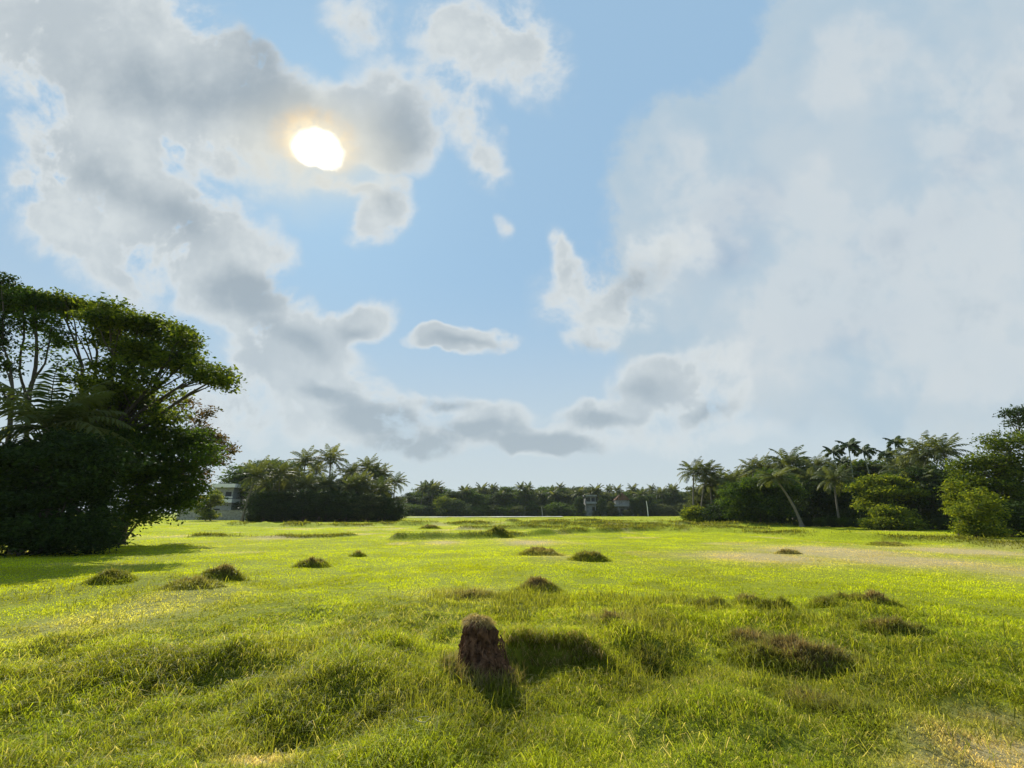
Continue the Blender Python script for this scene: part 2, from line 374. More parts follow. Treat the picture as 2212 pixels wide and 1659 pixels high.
def bund_near(x, y):
    b = np.zeros(x.shape)
    for pl, w, h in BUND_W:
        dd = np.full(x.shape, 1e9)
        for a, c in zip(pl[:-1], pl[1:]): dd = np.minimum(dd, seg_dist(x, y, a, c))
        b = np.maximum(b, np.exp(-(dd / (w * 1.3)) ** 2))
    return b * sst(fbm(x / 2.4, y / 2.4 + 4, 3), .22, .55)
def field_colour(x, y):
    n = sst(fbm(x / 7, y / 7, 4), .32, .68); n2 = sst(fbm(x / 1.7 + 20, y / 1.7, 4), .35, .7); r = np.hypot(x, y)
    f = np.clip(.25 + .55 * sst(r, 5, 16) + .35 * (n - .5), 0, 1)
    f = np.clip(np.maximum(f, patch('lime', x, y)), 0, 1)
    c = lerp(LUSH, LIME, f[:, None])
    c = lerp(c, YEL, (.45 * n2 * (1 - .6 * f))[:, None])
    c = lerp(c, LUSH, np.clip(patch('lush', x, y), 0, 1)[:, None] * .8)
    far = sst(r, 45, 110)[:, None]
    c = lerp(c, np.array([.25, .30, .035]), far * .6)
    ol = np.maximum(np.clip(patch('olive', x, y), 0, 1) * (.15 + .75 * sst(fbm(x / .7 + 9, y / .7, 3), .35, .62)), .85 * bund_near(x, y))
    c = lerp(c, OLIVE, np.clip(ol, 0, .92)[:, None])
    s = np.clip(patch('straw', x, y), 0, 1)
    s2 = .5 * sst(fbm(x / 3.1 + 70, y / 3.1 + 11, 4), .60, .74) * sst(r, 12, 30)
    return lerp(c, STRAW, (np.maximum(np.minimum(s * 1.1, .95), s2))[:, None])

ang_front = np.radians(np.arange(-66, 66.01, .22)); ang_rest = np.radians(np.arange(68, 293.01, 3.0))
ANG = np.concatenate([ang_front, ang_rest]); NA = len(ANG)
RAD = np.concatenate([np.geomspace(.4, 1.8, 14, endpoint=False), np.geomspace(1.8, 40, 420, endpoint=False), np.geomspace(40, 260, 150, endpoint=False), np.geomspace(260, 900, 16)]); NR = len(RAD)
gx = (RAD[:, None] * np.sin(ANG)[None]).ravel(); gy = (RAD[:, None] * np.cos(ANG)[None]).ravel()
gz = height(gx, gy)
gb = MB()
i = np.arange(NR - 1)[:, None] * NA; j = np.arange(NA)[None]; k = (j + 1) % NA
F = np.stack([i + j, i + k, i + NA + k, i + NA + j], -1).reshape(-1, 4)
gcol = field_colour(gx, gy)
gr = np.hypot(gx, gy)
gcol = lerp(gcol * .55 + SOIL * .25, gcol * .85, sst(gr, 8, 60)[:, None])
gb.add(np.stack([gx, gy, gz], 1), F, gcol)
gb.T.append(np.array([SOIL])); gb.V.append(np.array([[0, 0, float(height(np.zeros(1), np.zeros(1))[0])]]))
gb.more(np.stack([np.full(NA, gb.n), (np.arange(NA) + 1) % NA, np.arange(NA)], 1)); gb.n += 1
def ground_mat():
    m, nt, out = new_mat('field_ground'); n, l = nt.nodes, nt.links
    at = n.new('ShaderNodeAttribute'); at.attribute_name = 'col'
    tc = n.new('ShaderNodeTexCoord')
    nz = n.new('ShaderNodeTexNoise'); l.new(tc.outputs['Object'], nz.inputs[0]); nz.inputs['Scale'].default_value = 9; nz.inputs['Detail'].default_value = 9; nz.inputs['Roughness'].default_value = .7
    rp = n.new('ShaderNodeMapRange'); l.new(nz.outputs[0], rp.inputs[0]); rp.inputs[1].default_value = .3; rp.inputs[2].default_value = .7; rp.inputs[3].default_value = .5; rp.inputs[4].default_value = 1.35
    mx = n.new('ShaderNodeVectorMath'); mx.operation = 'SCALE'; l.new(at.outputs['Vector'], mx.inputs[0]); l.new(rp.outputs[0], mx.inputs['Scale'])
    p = n.new('ShaderNodeBsdfPrincipled'); l.new(mx.outputs[0], p.inputs['Base Color']); p.inputs['Roughness'].default_value = .95; p.inputs['Specular IOR Level'].default_value = .1
    bp = n.new('ShaderNodeBump'); bp.inputs['Strength'].default_value = .6; bp.inputs['Distance'].default_value = .05; l.new(nz.outputs[0], bp.inputs['Height']); l.new(bp.outputs[0], p.inputs['Normal'])
    l.new(p.outputs[0], out.inputs[0]); return m
tag(gb.build('field_ground', ground_mat(), None, True), 'uneven grassy field ground with low banks reaching the far tree line', kind='structure')

# ------------------------------------------------------------------ grass
rng = np.random.RandomState(3)
def unit(v): return v / (np.linalg.norm(v, axis=-1, keepdims=True) + 1e-9)
def blades(mb, base, length, width, lean_dir, lean, col, tipcol):
    n = len(base)
    d = np.stack([np.cos(lean_dir), np.sin(lean_dir), np.zeros(n)], 1)
    sa = rng.rand(n) * 2 * PI                    # the flat of the blade turns freely about its stem
    s = np.stack([np.cos(sa), np.sin(sa), np.zeros(n)], 1) * (width * .5)[:, None]
    up = np.array([0, 0, 1.0])
    mid = base + length[:, None] * (.55 * (np.cos(lean * .5)[:, None] * up + np.sin(lean * .5)[:, None] * d))
    l2 = np.minimum(lean * 1.7, 2.3)
    tip = mid + length[:, None] * (.5 * (np.cos(l2)[:, None] * up + np.sin(l2)[:, None] * d))
    V = np.stack([base - s, base + s, mid + s * .8, mid - s * .8, tip], 1).reshape(-1, 3)
    i = np.arange(n)[:, None] * 5
    o = mb.n
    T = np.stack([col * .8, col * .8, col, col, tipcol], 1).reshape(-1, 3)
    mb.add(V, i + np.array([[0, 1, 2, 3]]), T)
    mb.more(i + np.array([[3, 2, 4]]) + o)
def sample_field():
    D0 = 5200.0
    def dens(r): return D0 * np.where(r < 5, 1.0, (5 / r) ** 1.95)
    rs = np.linspace(1.6, 185, 6000); w = dens(rs) * rs
    tot = 2 * 0.99 * np.trapz(w, rs); cdf = np.cumsum(w); cdf /= cdf[-1]
    n = int(tot / 5)
    r = np.interp(rng.rand(n), cdf, rs); a = rng.uniform(-.99, .99, n)
    return r, a
r, a = sample_field()
sp = .03 * np.maximum(1, (r / 5) ** 1.0)
r5 = np.repeat(r, 5); a5 = np.repeat(a, 5); sp5 = np.repeat(sp, 5); nb = len(r5)
bx = r5 * np.sin(a5) + rng.randn(nb) * sp5; by = r5 * np.cos(a5) + rng.randn(nb) * sp5
keep = (rng.rand(nb) > .55 * sst(np.where(r5 < 6, patch('straw', bx, by), 0), .75, 1.2)) & ~((bx > BX0 - .1) & (bx < BX1 + .1) & (np.abs(by - BY + .12) < .13) & (rng.rand(nb) < .35))
bx, by, r5 = bx[keep], by[keep], r5[keep]; nb = len(bx)
bz = height(bx, by)
tall = sst(fbm(bx / 1.3 + 3, by / 1.3, 3), .38, .68); sw = np.clip(patch('straw', bx, by), 0, 1)
near = 1 - sst(r5, 6, 14)
tuft = .68 + .8 * sst(vnoise(bx / .22 + 7, by / .22) * .6 + vnoise(bx / .6, by / .6 + 3) * .4, .3, .7)
L = (.058 + (.03 + .06 * near) * tall + .02 * near) * rng.uniform(.5, 1.4, nb) * lerp(1.0, tuft, 1 - sst(r5, 10, 25)) * (1 - .42 * sst(r5, 7, 13)) * (1 - .45 * sw) * (1 + .35 * sst(r5, 50, 140))
W = .0058 * np.maximum(1, (r5 / 5) ** .98) * rng.uniform(.6, 1.4, nb)
flow = rng.rand(nb) * 2 * PI
lean = np.clip(np.abs(rng.randn(nb)) * .5 + .3 + .5 * near, 0, 1.5)
col = field_colour(bx, by)
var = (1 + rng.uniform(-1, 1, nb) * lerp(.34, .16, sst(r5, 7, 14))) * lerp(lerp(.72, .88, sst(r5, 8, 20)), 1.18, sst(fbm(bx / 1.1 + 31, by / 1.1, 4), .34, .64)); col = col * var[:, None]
dry = (rng.rand(nb) < .015 + .12 * near)[:, None]
tip = lerp(col, YEL * 1.25, (.22 * near)[:, None]); tip = np.where(dry, lerp(tip, STRAW, .75), tip); col = np.where(dry, lerp(col, STRAW, .45), col)
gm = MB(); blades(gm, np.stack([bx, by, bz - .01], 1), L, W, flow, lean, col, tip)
# taller unkempt grass in the darker patches and on the banks
nt_ = 260000
r = np.where(rng.rand(nt_) < .6, np.sqrt(rng.uniform(6, 120, nt_)), rng.uniform(10, 90, nt_)); a = rng.uniform(-.95, .95, nt_); bx = r * np.sin(a); by = r * np.cos(a)
pr = np.clip(patch('olive', bx, by), 0, 1) * sst(fbm(bx / .7 + 9, by / .7, 3), .35, .6) + bund_near(bx, by) * .8
kp = rng.rand(nt_) < pr * .9; bx, by, r = bx[kp], by[kp], r[kp]; ns = len(bx)
sc = lerp(OLIVE * 1.1, YEL, rng.rand(ns, 1) ** 1.7) * rng.uniform(.6, 1.3, (ns, 1))
blades(gm, np.stack([bx, by, height(bx, by) - .01], 1), rng.uniform(.1, .27, ns) * (1 + sst(r, 20, 60)), .006 * np.maximum(1, r / 5), rng.rand(ns) * 6.28, np.clip(.7 + .5 * rng.randn(ns), .1, 1.5), sc, lerp(sc, STRAW, .35 * rng.rand(ns, 1)))
for pl, w, h in BUND_W:
    for p0, p1 in zip(pl[:-1], pl[1:]):
        ln = math.hypot(p1[0] - p0[0], p1[1] - p0[1]); ns = int(ln * 170); t = rng.rand(ns)
        bx = p0[0] + (p1[0] - p0[0]) * t + rng.randn(ns) * w * .6; by = p0[1] + (p1[1] - p0[1]) * t + rng.randn(ns) * w * .6
        kp = rng.rand(ns) < sst(fbm(bx / 2.4, by / 2.4 + 4, 3), .25, .6); bx, by = bx[kp], by[kp]; ns = len(bx)
        if ns < 2: continue
        sc = lerp(OLIVE * .8, YEL * .8, rng.rand(ns, 1) ** 1.6) * rng.uniform(.6, 1.2, (ns, 1))
        blades(gm, np.stack([bx, by, height(bx, by) - .02], 1), rng.uniform(.07, .22, ns), .0011 * np.hypot(bx, by), rng.rand(ns) * 6.28, np.clip(.6 + .4 * rng.randn(ns), .1, 1.5), sc, lerp(sc, STRAW, .3))
# long pale stalks lying over the near grass
ns = 4200
r = np.sqrt(rng.uniform(9, 81, ns)); a = rng.uniform(-.9, .9, ns); bx = r * np.sin(a); by = r * np.cos(a)
kp = fbm(bx / 1.1, by / 1.1 + 9, 2) > .45; bx, by = bx[kp], by[kp]; ns = len(bx)
sc = lerp(STRAW, LIME, rng.rand(ns, 1) * .8) * rng.uniform(.7, 1.15, (ns, 1))
blades(gm, np.stack([bx, by, height(bx, by)], 1), rng.uniform(.10, .28, ns), np.full(ns, .0055), rng.rand(ns) * 6.28, rng.uniform(1.0, 1.5, ns), sc, sc)
ns = 500
bx = rng.uniform(BX0 - .1, BX1 + .3, ns); by = BY + .16 * np.sin(bx * 3.1) + .05 * np.sin(bx * 9) + rng.uniform(-.06, .05, ns)
sc = lerp(BROWN, STRAW, rng.rand(ns, 1)) * rng.uniform(.5, 1.0, (ns, 1))
blades(gm, np.stack([bx, by, height(bx, by) + .08], 1), rng.uniform(.1, .24, ns), np.full(ns, .006), -PI / 2 + rng.randn(ns) * .9, rng.uniform(1.0, 1.55, ns), sc, sc)
# grass hanging over the lip of the bank
ns = 1400
bx = rng.uniform(BX0 - .1, BX1 + .35, ns); by = BY + .16 * np.sin(bx * 3.1) + .05 * np.sin(bx * 9) + rng.uniform(0.02, .22, ns)
sc = lerp(LUSH, YEL, rng.rand(ns, 1)) * rng.uniform(.6, 1.2, (ns, 1))
blades(gm, np.stack([bx, by, height(bx, by)], 1), rng.uniform(.12, .3, ns), np.full(ns, .007), -PI / 2 + rng.randn(ns) * .7, rng.uniform(.5, 1.35, ns), sc, lerp(sc, STRAW, .4))
GRASS = col_leaf('grass_blades', .57, 1.75)
tag(gm.build('grass', GRASS), 'bright lime green grass covering the whole open field', 'grass', kind='stuff')

# ------------------------------------------------------------------ tussocks
def tussock(px, py, wpx, hpx, label, brown=.5, elong=.6, slope=0.0, dens=1.0, lush=.3):
    x, y, m = G(px, py); w = wpx * m * .62; h = hpx * m * .66; dp = max(w * elong, .25)
    y = y + dp * .8; z0 = float(height(np.array([x]), np.array([y]))[0])
    seed = int(px * 7 + py); rg = np.random.RandomState(seed)
    mb = MB()
    nu, nv = 40, 14
    th = np.linspace(0, 2 * PI, nu, endpoint=False); q = np.linspace(0, 1, nv)
    def dome(tt, qq):
        fq = 1.6 + 2.2 * w; bump = .2 + 1.5 * fbm(np.cos(tt) * qq * fq + seed, np.sin(tt) * qq * fq * .7, 4)
        edge = .72 + .62 * (fbm(np.cos(tt) * 1.3 + seed, np.sin(tt) * 1.3 + 7, 3) - .2)
        X = np.cos(tt) * qq * w * edge; Y = np.sin(tt) * qq * dp * edge + slope * X
        Z = h * 1.0 * (1 - np.minimum(qq, 1) ** 3.2) * (.72 + .28 * (1 - np.minimum(qq, 1))) * bump
        Z = Z + height(x + X, y + Y) - z0 - .03
        return X, Y, Z
    TT, QQ = np.meshgrid(th, q); X, Y, Z = dome(TT.ravel(), QQ.ravel())
    i = np.arange(nv - 1)[:, None] * nu; j = np.arange(nu)[None]; k = (j + 1) % nu
    F = np.stack([i + j, i + k, i + nu + k, i + nu + j], -1).reshape(-1, 4)[nu:] if False else np.stack([i + j, i + nu + j, i + nu + k, i + k], -1).reshape(-1, 4)
    bc = lerp(LUSH * .6, BROWN * .8, brown)
    mb.add(np.stack([X, Y, Z], 1), F, np.broadcast_to(bc, (len(X), 3)))
    n = int(min(26000, max(1500, 9000 * w * dp * PI * 1.15 * min(1, (6 / y) ** 1.3)) * dens))
    tt = rg.rand(n) * 2 * PI; qq = np.sqrt(rg.rand(n)) * 1.12
    X, Y, Z = dome(tt, qq)
    br = np.clip(brown * 1.25 * (1 - qq ** 2 * .95) * (.5 + fbm(X * 4 + seed, Y * 4, 2)) + rg.randn(n) * .15, 0, 1)
    c = lerp(lerp(LUSH * .75, YEL * .8, rg.rand(n, 1)), lerp(BROWN, STRAW * .75, rg.rand(n, 1) ** 1.6), br[:, None]) * rg.uniform(.6, 1.2, (n, 1))
    fc = field_colour(x + X, y + Y) * rg.uniform(.7, 1.2, (n, 1)); c = lerp(c, fc, (np.clip(qq * 1.5 - .55 + .25 * rg.randn(n), 0, 1))[:, None])
    L = (.05 + .07 * rg.rand(n) + h * .1) * np.where(rg.rand(n) < .10, 1.8, 1.0)
    ld = tt + rg.randn(n) * 1.3
    blades(mb, np.stack([X, Y, Z], 1), L, np.full(n, .006 * max(1, y / 5)) * rg.uniform(.6, 1.4, n), ld, np.clip(.75 + .3 * qq + rg.randn(n) * .4, .1, 1.5), c, lerp(c, STRAW * .9, .3))
    o = mb.build('grass_tussock', TUSS)
    o.location = (x, y, z0)
    return tag(o, label, 'tussock', 'grass tussocks and mounds in the field')
TUSS = col_leaf('tussock_blades', .48, 1.35)
for t in [
    (665, 1226, 66, 22, 'small dark dome of grass alone on the left part of the field', .55),
    (458, 1262, 90, 34, 'brownish grass hump with a dark rounded top near the shadow of the big tree', .6),
    (385, 1292, 120, 22, 'low wide brown and green grass mound in front of the rounded hump at left', .45),
    (770, 1203, 28, 12, 'tiny dark grass knob right of the lone left dome', .5),
    (215, 1275, 90, 24, 'grey green grass mound inside the big tree shadow at left', .2),
    (925, 1143, 40, 11, 'flat dark earth coloured mound before the left end of the far belt', .85),
    (1068, 1163, 66, 12, 'dark green grass clump on the paddy bank in mid field', .15),
    (1312, 1139, 36, 8, 'small dark mound far off below the house with brown roof', .8),
    (1165, 1207, 90, 22, 'brown dry grass ridge in the middle of the field', .85),
    (1278, 1217, 70, 24, 'faded olive tuft just right of the brown ridge in mid field', .5),
    (1162, 1282, 84, 32, 'dark wiry brown tussock standing behind the stump', .8),
    (1010, 1302, 110, 14, 'low flattened olive tuft to the left of the wiry brown tussock', .5),
    (1712, 1198, 44, 10, 'small brown clod of grass on the straw patch at right', .8),
    (1935, 1180, 70, 10, 'long flat dark tuft on the bank below the right hand trees', .5),
    (1545, 1322, 84, 32, 'dark round tussock first in the right hand chain of mounds', .2),
    (1690, 1338, 80, 40, 'dark green tussock leaning down to the right between two brown mounds', .15, .6, -.4),
    (1625, 1310, 60, 26, 'pale brown fuzzy tuft between the dark tussocks at right', .8),
    (1855, 1318, 84, 30, 'green and grey grass hump joined to the darkest mound at right', .35),
    (1915, 1322, 96, 36, 'darkest mound of the field with a smooth brown top at right', .75),
    (1800, 1330, 60, 18, 'low green tuft left of the darkest right hand mound', .25),
    (1950, 1378, 130, 36, 'sloping brown edged mound below the darkest mound at right', .6, .5, -.35),
    (1640, 1400, 110, 42, 'reddish dry grass shoulder at the left end of the biggest mound', .9),
    (1765, 1452, 270, 88, 'biggest mound of matted reddish brown grass with a dark shaded front', .9, .42, -.32),
    (1410, 1442, 90, 36, 'dark green tussock midway between the stump and the biggest mound', .15),
    (1530, 1512, 70, 28, 'small dark tuft in the near grass with brown stalks on top', .4),
    (1330, 1392, 80, 34, 'straw topped tuft at the end of the bank right of the stump', .75),
    (1790, 1545, 150, 40, 'low brown matted mound nearest the lower right corner', .6),
    (1870, 1578, 150, 44, 'dark green sloping mound by the dry patch in the lower right corner', .2, .5, -.3)]:
    tussock(*t)

# ------------------------------------------------------------------ stump
def stump():
    x, y, m = G(1040, 1487); z0 = float(height(np.array([x]), np.array([y]))[0])
    y += .12
    root = empty('tree_stump', (x, y, z0 - .04), 'squat reddish brown stump with dry grass on top standing in the near grass', 'stump')
    rg = np.random.RandomState(5); mb = MB()
    nu, nv = 128, 90; th = np.linspace(0, 2 * PI, nu, endpoint=False); q = np.linspace(0, 1, nv)
    TT, Q = np.meshgrid(th, q); TT = TT.ravel(); Q = Q.ravel(); H = .56
    rad = .165 + .12 * (1 - Q) ** 1.7 + .02 * np.sin(Q * 7)
    lobes = .035 * np.sin(TT * 5 + 1.2) * (1 - Q) ** 1.2 + .02 * np.sin(TT * 3 + .5)
    nz = fbm(np.cos(TT) * 3 + 20 + Q * 2, np.sin(TT) * 3 + Q * 5 + 8, 5) - .5
    nf = fbm(np.cos(TT) * 6 + 30, np.sin(TT) * 6 + Q * 11, 4) - .5
    rr = (rad + lobes + .13 * nz + .10 * nf + .06 * (fbm(np.cos(TT) * 11 + 50, np.sin(TT) * 11 + Q * 2.2, 3) - .5))
    capf = np.where(Q > .84, np.sqrt(np.clip(1 - ((Q - .84) / .16) ** 2, 0, 1)), 1.0)
    rr = rr * capf
    X = np.cos(TT) * rr * 1.05 - .05 * Q; Y = np.sin(TT) * rr * .9 + .03 * Q
    Z = H * np.where(Q > .84, .84 + .16 * np.sin((Q - .84) / .16 * PI / 2), Q) + .05 * nz * Q + .04 * np.cos(TT + 2) * Q
    i = np.arange(nv - 1)[:, None] * nu; j = np.arange(nu)[None]; k = (j + 1) % nu
    mb.add(np.stack([X, Y, Z], 1), np.stack([i + j, i + k, i + nu + k, i + nu + j], -1).reshape(-1, 4))
    # hanging roots and torn fibres
    for t in range(46):
        a = rg.rand() * 2 * PI; zq = rg.uniform(.05, .8); r0 = .19 + .15 * (1 - zq) ** 1.7
        L = rg.uniform(.1, .3); pts = []
        for s in np.linspace(0, 1, 6):
            pts.append((math.cos(a + .5 * s * rg.uniform(-1, 1)) * (r0 + .05 * s + .02 * math.sin(s * 5)), math.sin(a) * (r0 + .05 * s) * .9, max(0.0, zq * H - L * s)))
        V, F = tube_arrays(pts, np.linspace(.008, .003, 6), 5); mb.add(V, F)
    mb.build('body', rough_mat('stump_wood', (.022, .013, .009), (.26, .135, .075), 11, .95, 1.0, 10, (1.4, 1.4, .8), .05), root, True)
    gb2 = MB(); n = 1700
    a = rg.rand(n) * 2 * PI; q = np.sqrt(rg.rand(n))
    bx = np.cos(a) * q * .15 - .05; by = np.sin(a) * q * .135 + .03; bz = H * (1.0 - .16 * q ** 3) + .03 + .02 * np.cos(a + 2)
    c = lerp(BROWN * 1.3, STRAW * 1.05, rg.rand(n, 1) ** .6) * rg.uniform(.7, 1.1, (n, 1))
    blades(gb2, np.stack([bx, by, bz], 1), rg.uniform(.04, .13, n), np.full(n, .006), a + rg.randn(n) * .8, rg.uniform(1.0, 1.55, n), c, c)
    gb2.build('dry_grass_cap', TUSS, root)
    g3 = MB(); n = 2600
    a = rg.rand(n) * 2 * PI; q = rg.uniform(.85, 1.35, n)
    bx = np.cos(a) * q * .34; by = np.sin(a) * q * .30
    c = lerp(lerp(LUSH * .7, YEL * .8, rg.rand(n, 1)), lerp(BROWN, STRAW * .8, rg.rand(n, 1)), (rg.rand(n, 1) < .5) * .9) * rg.uniform(.6, 1.1, (n, 1))
    hz = height(bx + x, by + y) - z0
    blades(g3, np.stack([bx, by, hz + .02], 1), rg.uniform(.1, .26, n), np.full(n, .007), a + PI + rg.randn(n) * 1.2, rg.uniform(.1, 1.0, n), c, lerp(c, STRAW, .3))
    g3.build('grass_skirt', TUSS, root)
stump()
def stalk():
    Yk = G(905, 1650)[1] - .05
    pts = [P(px, py, Yk + .25 + (1620 - py) * .002) for px, py in [(925, 1592), (915, 1593), (904, 1599), (896, 1609), (894, 1620), (898, 1632), (906, 1639), (916, 1642)]]
    pts = [np.array([p[0], p[1], max(p[2], float(height(p[0:1], p[1:2])[0]) + .13)]) for p in pts]
    mb = MB(); c0 = np.array(pts[0]); V, F = tube_arrays(np.array(pts) - c0, np.linspace(.0025, .005, len(pts)), 6); mb.add(V, F)
    o = mb.build('dry_stalk', rough_mat('straw_stalk', (.34, .31, .15), (.48, .44, .24), 20), None, True); o.location = c0
    tag(o, 'pale dry stalk bent into a hook over the grass near the lower edge', 'stalk')
stalk()

# ------------------------------------------------------------------ trees
def leaf_quads(mb, c, size, rg, tint, aspect=.55, droop=.25):
    n = len(c)
    a = unit(rg.randn(n, 3) * np.array([1, 1, .55]) - np.array([0, 0, droop])); nrm = unit(rg.randn(n, 3) * .7 + np.array([0, 0, .8]))
    b = unit(np.cross(a, nrm)); s = size * rg.uniform(.6, 1.35, n)
    A = a * s[:, None]; B = b * (s * aspect * .5)[:, None]
    sag = np.cross(A, B); sag = unit(sag) * (s * .10)[:, None]
    V = np.stack([c, c + A * .45 + B + sag, c + A, c + A * .45 - B + sag], 1).reshape(-1, 3)
    mb.add(V, np.arange(n)[:, None] * 4 + np.array([[0, 1, 2, 3]]), np.repeat(tint, 4))
def crown(mb, clumps, n_leaves, leaf, rg, spray=.34, shell=.5, per=16):
    subs = []
    for c in clumps:                              # every bough breaks up into smaller tufts of unequal size
        ctr, rad = np.asarray(c[0], float), np.asarray(c[1], float); dn = c[2] if len(c) > 2 else 1
        if min(rad) < .7: subs.append((ctr, rad, dn)); continue
        subs.append((ctr, rad * .62, dn))
        nk = 6 + int(min(6, rad.mean() * 1.2)); dd = unit(rg.randn(nk, 3) * np.array([1, 1, .8]) + np.array([0, 0, .12]))
        for q in range(nk):
            k = rg.uniform(.26, .5); subs.append((ctr + dd[q] * rad * rg.uniform(.55, .98), rad * k * np.array([1.1, 1.1, .75]), dn * rg.uniform(.7, 1.5)))
    clumps = subs
    wts = np.array([(c[1][0] * c[1][1] + c[1][1] * c[1][2] + c[1][0] * c[1][2]) * (c[2] if len(c) > 2 else 1) for c in clumps]); wts = wts / wts.sum()
    for c, w in zip(clumps, wts):
        ctr, rad = np.asarray(c[0], float), np.asarray(c[1], float)
        nsp = max(4, int(n_leaves * w / per))
        d = unit(rg.randn(nsp, 3)); q = rg.uniform(shell ** 2, 1, nsp) ** .5
        lump = (.66 + .7 * np.abs(np.sin(d[:, 0] * 4 + ctr[0]) * np.cos(d[:, 1] * 3.3 + ctr[1]) + .4 * np.sin(d[:, 2] * 5 + ctr[0])) * (1 - .2 * d[:, 2])) * np.where(rg.rand(nsp) < .14, 1.28, 1.0)
        sc = ctr + d * rad * (q * lump)[:, None]
        st = np.clip(.45 + .36 * rg.randn(nsp), 0, 1)
        ll = np.repeat(sc, per, 0) + rg.randn(nsp * per, 3) * np.array([spray, spray, spray * .45])
        tt = np.clip(np.repeat(st, per) + .18 * rg.randn(nsp * per), 0, 1)
        leaf_quads(mb, ll, leaf, rg, tt)
def limb(mb, p0, p1, r0, r1, rg, wob=.08, n=7, sides=7):
    p0, p1 = np.asarray(p0, float), np.asarray(p1, float); L = np.linalg.norm(p1 - p0)
    t = np.linspace(0, 1, n)[:, None]; pts = p0 + (p1 - p0) * t
    pts = pts + np.cumsum(rg.randn(n, 3) * wob * L / n, 0) * np.sin(t * PI) + np.array([0, 0, 1]) * (np.sin(t * PI) * L * .06)
    V, F = tube_arrays(pts, np.linspace(r0, r1, n), sides); mb.add(V, F)
    return pts
def tree(name, base, trunk_top, r, clumps, n_leaves, leaf, mat, label, group=None, seed=1, cat='tree', spray=.34, twigs=2, limbs=True, shell=.5, bark='bark', forks=None, per=16):
    """clumps in world coordinates: (centre, radii[, density])"""
    rg = np.random.RandomState(seed); base = np.asarray(base, float)
    root = empty(name, base, label, cat, group)
    tb = MB(); tt = np.asarray(trunk_top, float) - base
    tp = limb(tb, (0, 0, -.3), tt, r, r * .55, rg, .05, 9, 10)
    V, F = tube_arrays([(0, 0, -.3), (0, 0, .1), (0, 0, .5)], [r * 1.7, r * 1.3, r * 1.02], 10); tb.add(V, F)
    for (a, b, ra, rb) in (forks or []): limb(tb, np.asarray(a) - base, np.asarray(b) - base, ra, rb, rg, .06, 9, 7)
    if limbs:
        for c in clumps:
            ctr = np.asarray(c[0], float) - base; rad = np.asarray(c[1], float)
            s = tp[-1 - rg.randint(0, 3)]
            q = limb(tb, s, ctr, r * .32, r * .07, rg, .12, 7, 6)
            for kk in range(twigs):
                e = ctr + unit(rg.randn(3)) * rad * .8; limb(tb, q[rg.randint(3, 6)], e, r * .12, r * .03, rg, .12, 5, 5)
    tb.build('trunk', MAT[bark], root, True)
    cb = MB(); crown(cb, [((np.asarray(c[0], float) - base), *c[1:]) for c in clumps], n_leaves, leaf, rg, spray, shell, per)
    cb.build('crown', MAT[mat], root)
    return root
def CL(px, py, rx, ry, Y, dens=1.0, depth=None):
    c = P(px, py, Y); s = Y / ray(px, py)[1] / FPX
    rx, ry = rx * s, ry * s
    return (c, (rx, depth or (rx + ry) * .55, ry), dens)
def on_ground(px, Y):
    x = ray(px, 1140)[0] / ray(px, 1140)[1] * Y
    return np.array([x, Y, float(height(np.array([x]), np.array([Y]))[0])])

# the big spreading tree at left
YA = 26.0
tree('spreading_tree', on_ground(215, YA), P(225, 960, YA), .42,
     [CL(120, 655, 55, 26, YA), CL(185, 672, 55, 28, YA + 1), CL(235, 685, 55, 34, YA - 1), CL(300, 705, 55, 32, YA), CL(360, 728, 48, 28, YA + 1), CL(412, 735, 34, 30, YA - .5), CL(405, 780, 44, 30, YA), CL(455, 808, 42, 30, YA - .5), CL(485, 815, 24, 24, YA), CL(350, 775, 50, 26, YA + 1.5),
      CL(285, 760, 60, 30, YA), CL(240, 735, 42, 28, YA + 1), CL(250, 790, 42, 24, YA - 1), CL(305, 820, 60, 24, YA - 1, .8), CL(245, 850, 70, 40, YA), CL(190, 872, 50, 18, YA - 1.5), CL(120, 886, 40, 12, YA - 1.5, .6), CL(310, 880, 55, 40, YA + 1), CL(355, 900, 36, 26, YA, .6), CL(200, 905, 80, 40, YA), CL(375, 850, 26, 16, YA, .45), CL(245, 945, 80, 40, YA + 1)],
     44000, .23, 'leaf_sun', 'huge spreading tree with leafy boughs reaching out over the left of the field', seed=11, spray=.30, twigs=3)
tree('slender_tree', on_ground(40, 25.0), P(60, 878, 25), .16,
     [CL(60, 648, 42, 22, 25, 1.1), CL(25, 655, 32, 24, 25.5, 1.1), CL(100, 690, 34, 18, 25, .45), CL(60, 703, 36, 20, 25, .35), CL(130, 732, 32, 28, 25.3, .32), CL(85, 755, 28, 20, 25, .2), CL(150, 790, 20, 20, 25.4, .25), CL(30, 640, 26, 16, 26, .9)],
     8200, .2, 'leaf_mid', 'slender forked tree whose bare upper stems stand against the bright sky at left', seed=12, spray=.24, twigs=4, limbs=False,
     forks=[(P(60, 878, 25), P(72, 821, 25), .13, .10), (P(72, 821, 25), P(79, 759, 25), .10, .08), (P(79, 759, 25), P(77, 660, 25), .08, .03), (P(72, 821, 25), P(97, 786, 25), .07, .05), (P(97, 786, 25), P(112, 700, 25), .05, .02), (P(60, 878, 25), P(42, 800, 25), .08, .06), (P(42, 800, 25), P(52, 727, 25), .06, .05), (P(52, 727, 25), P(50, 650, 25), .05, .02), (P(79, 759, 25), P(120, 735, 25), .04, .015), (P(52, 727, 25), P(20, 690, 25), .04, .015), (P(77, 707, 25), P(105, 680, 25), .035, .015), (P(79, 740, 25), P(60, 690, 25), .035, .012)])
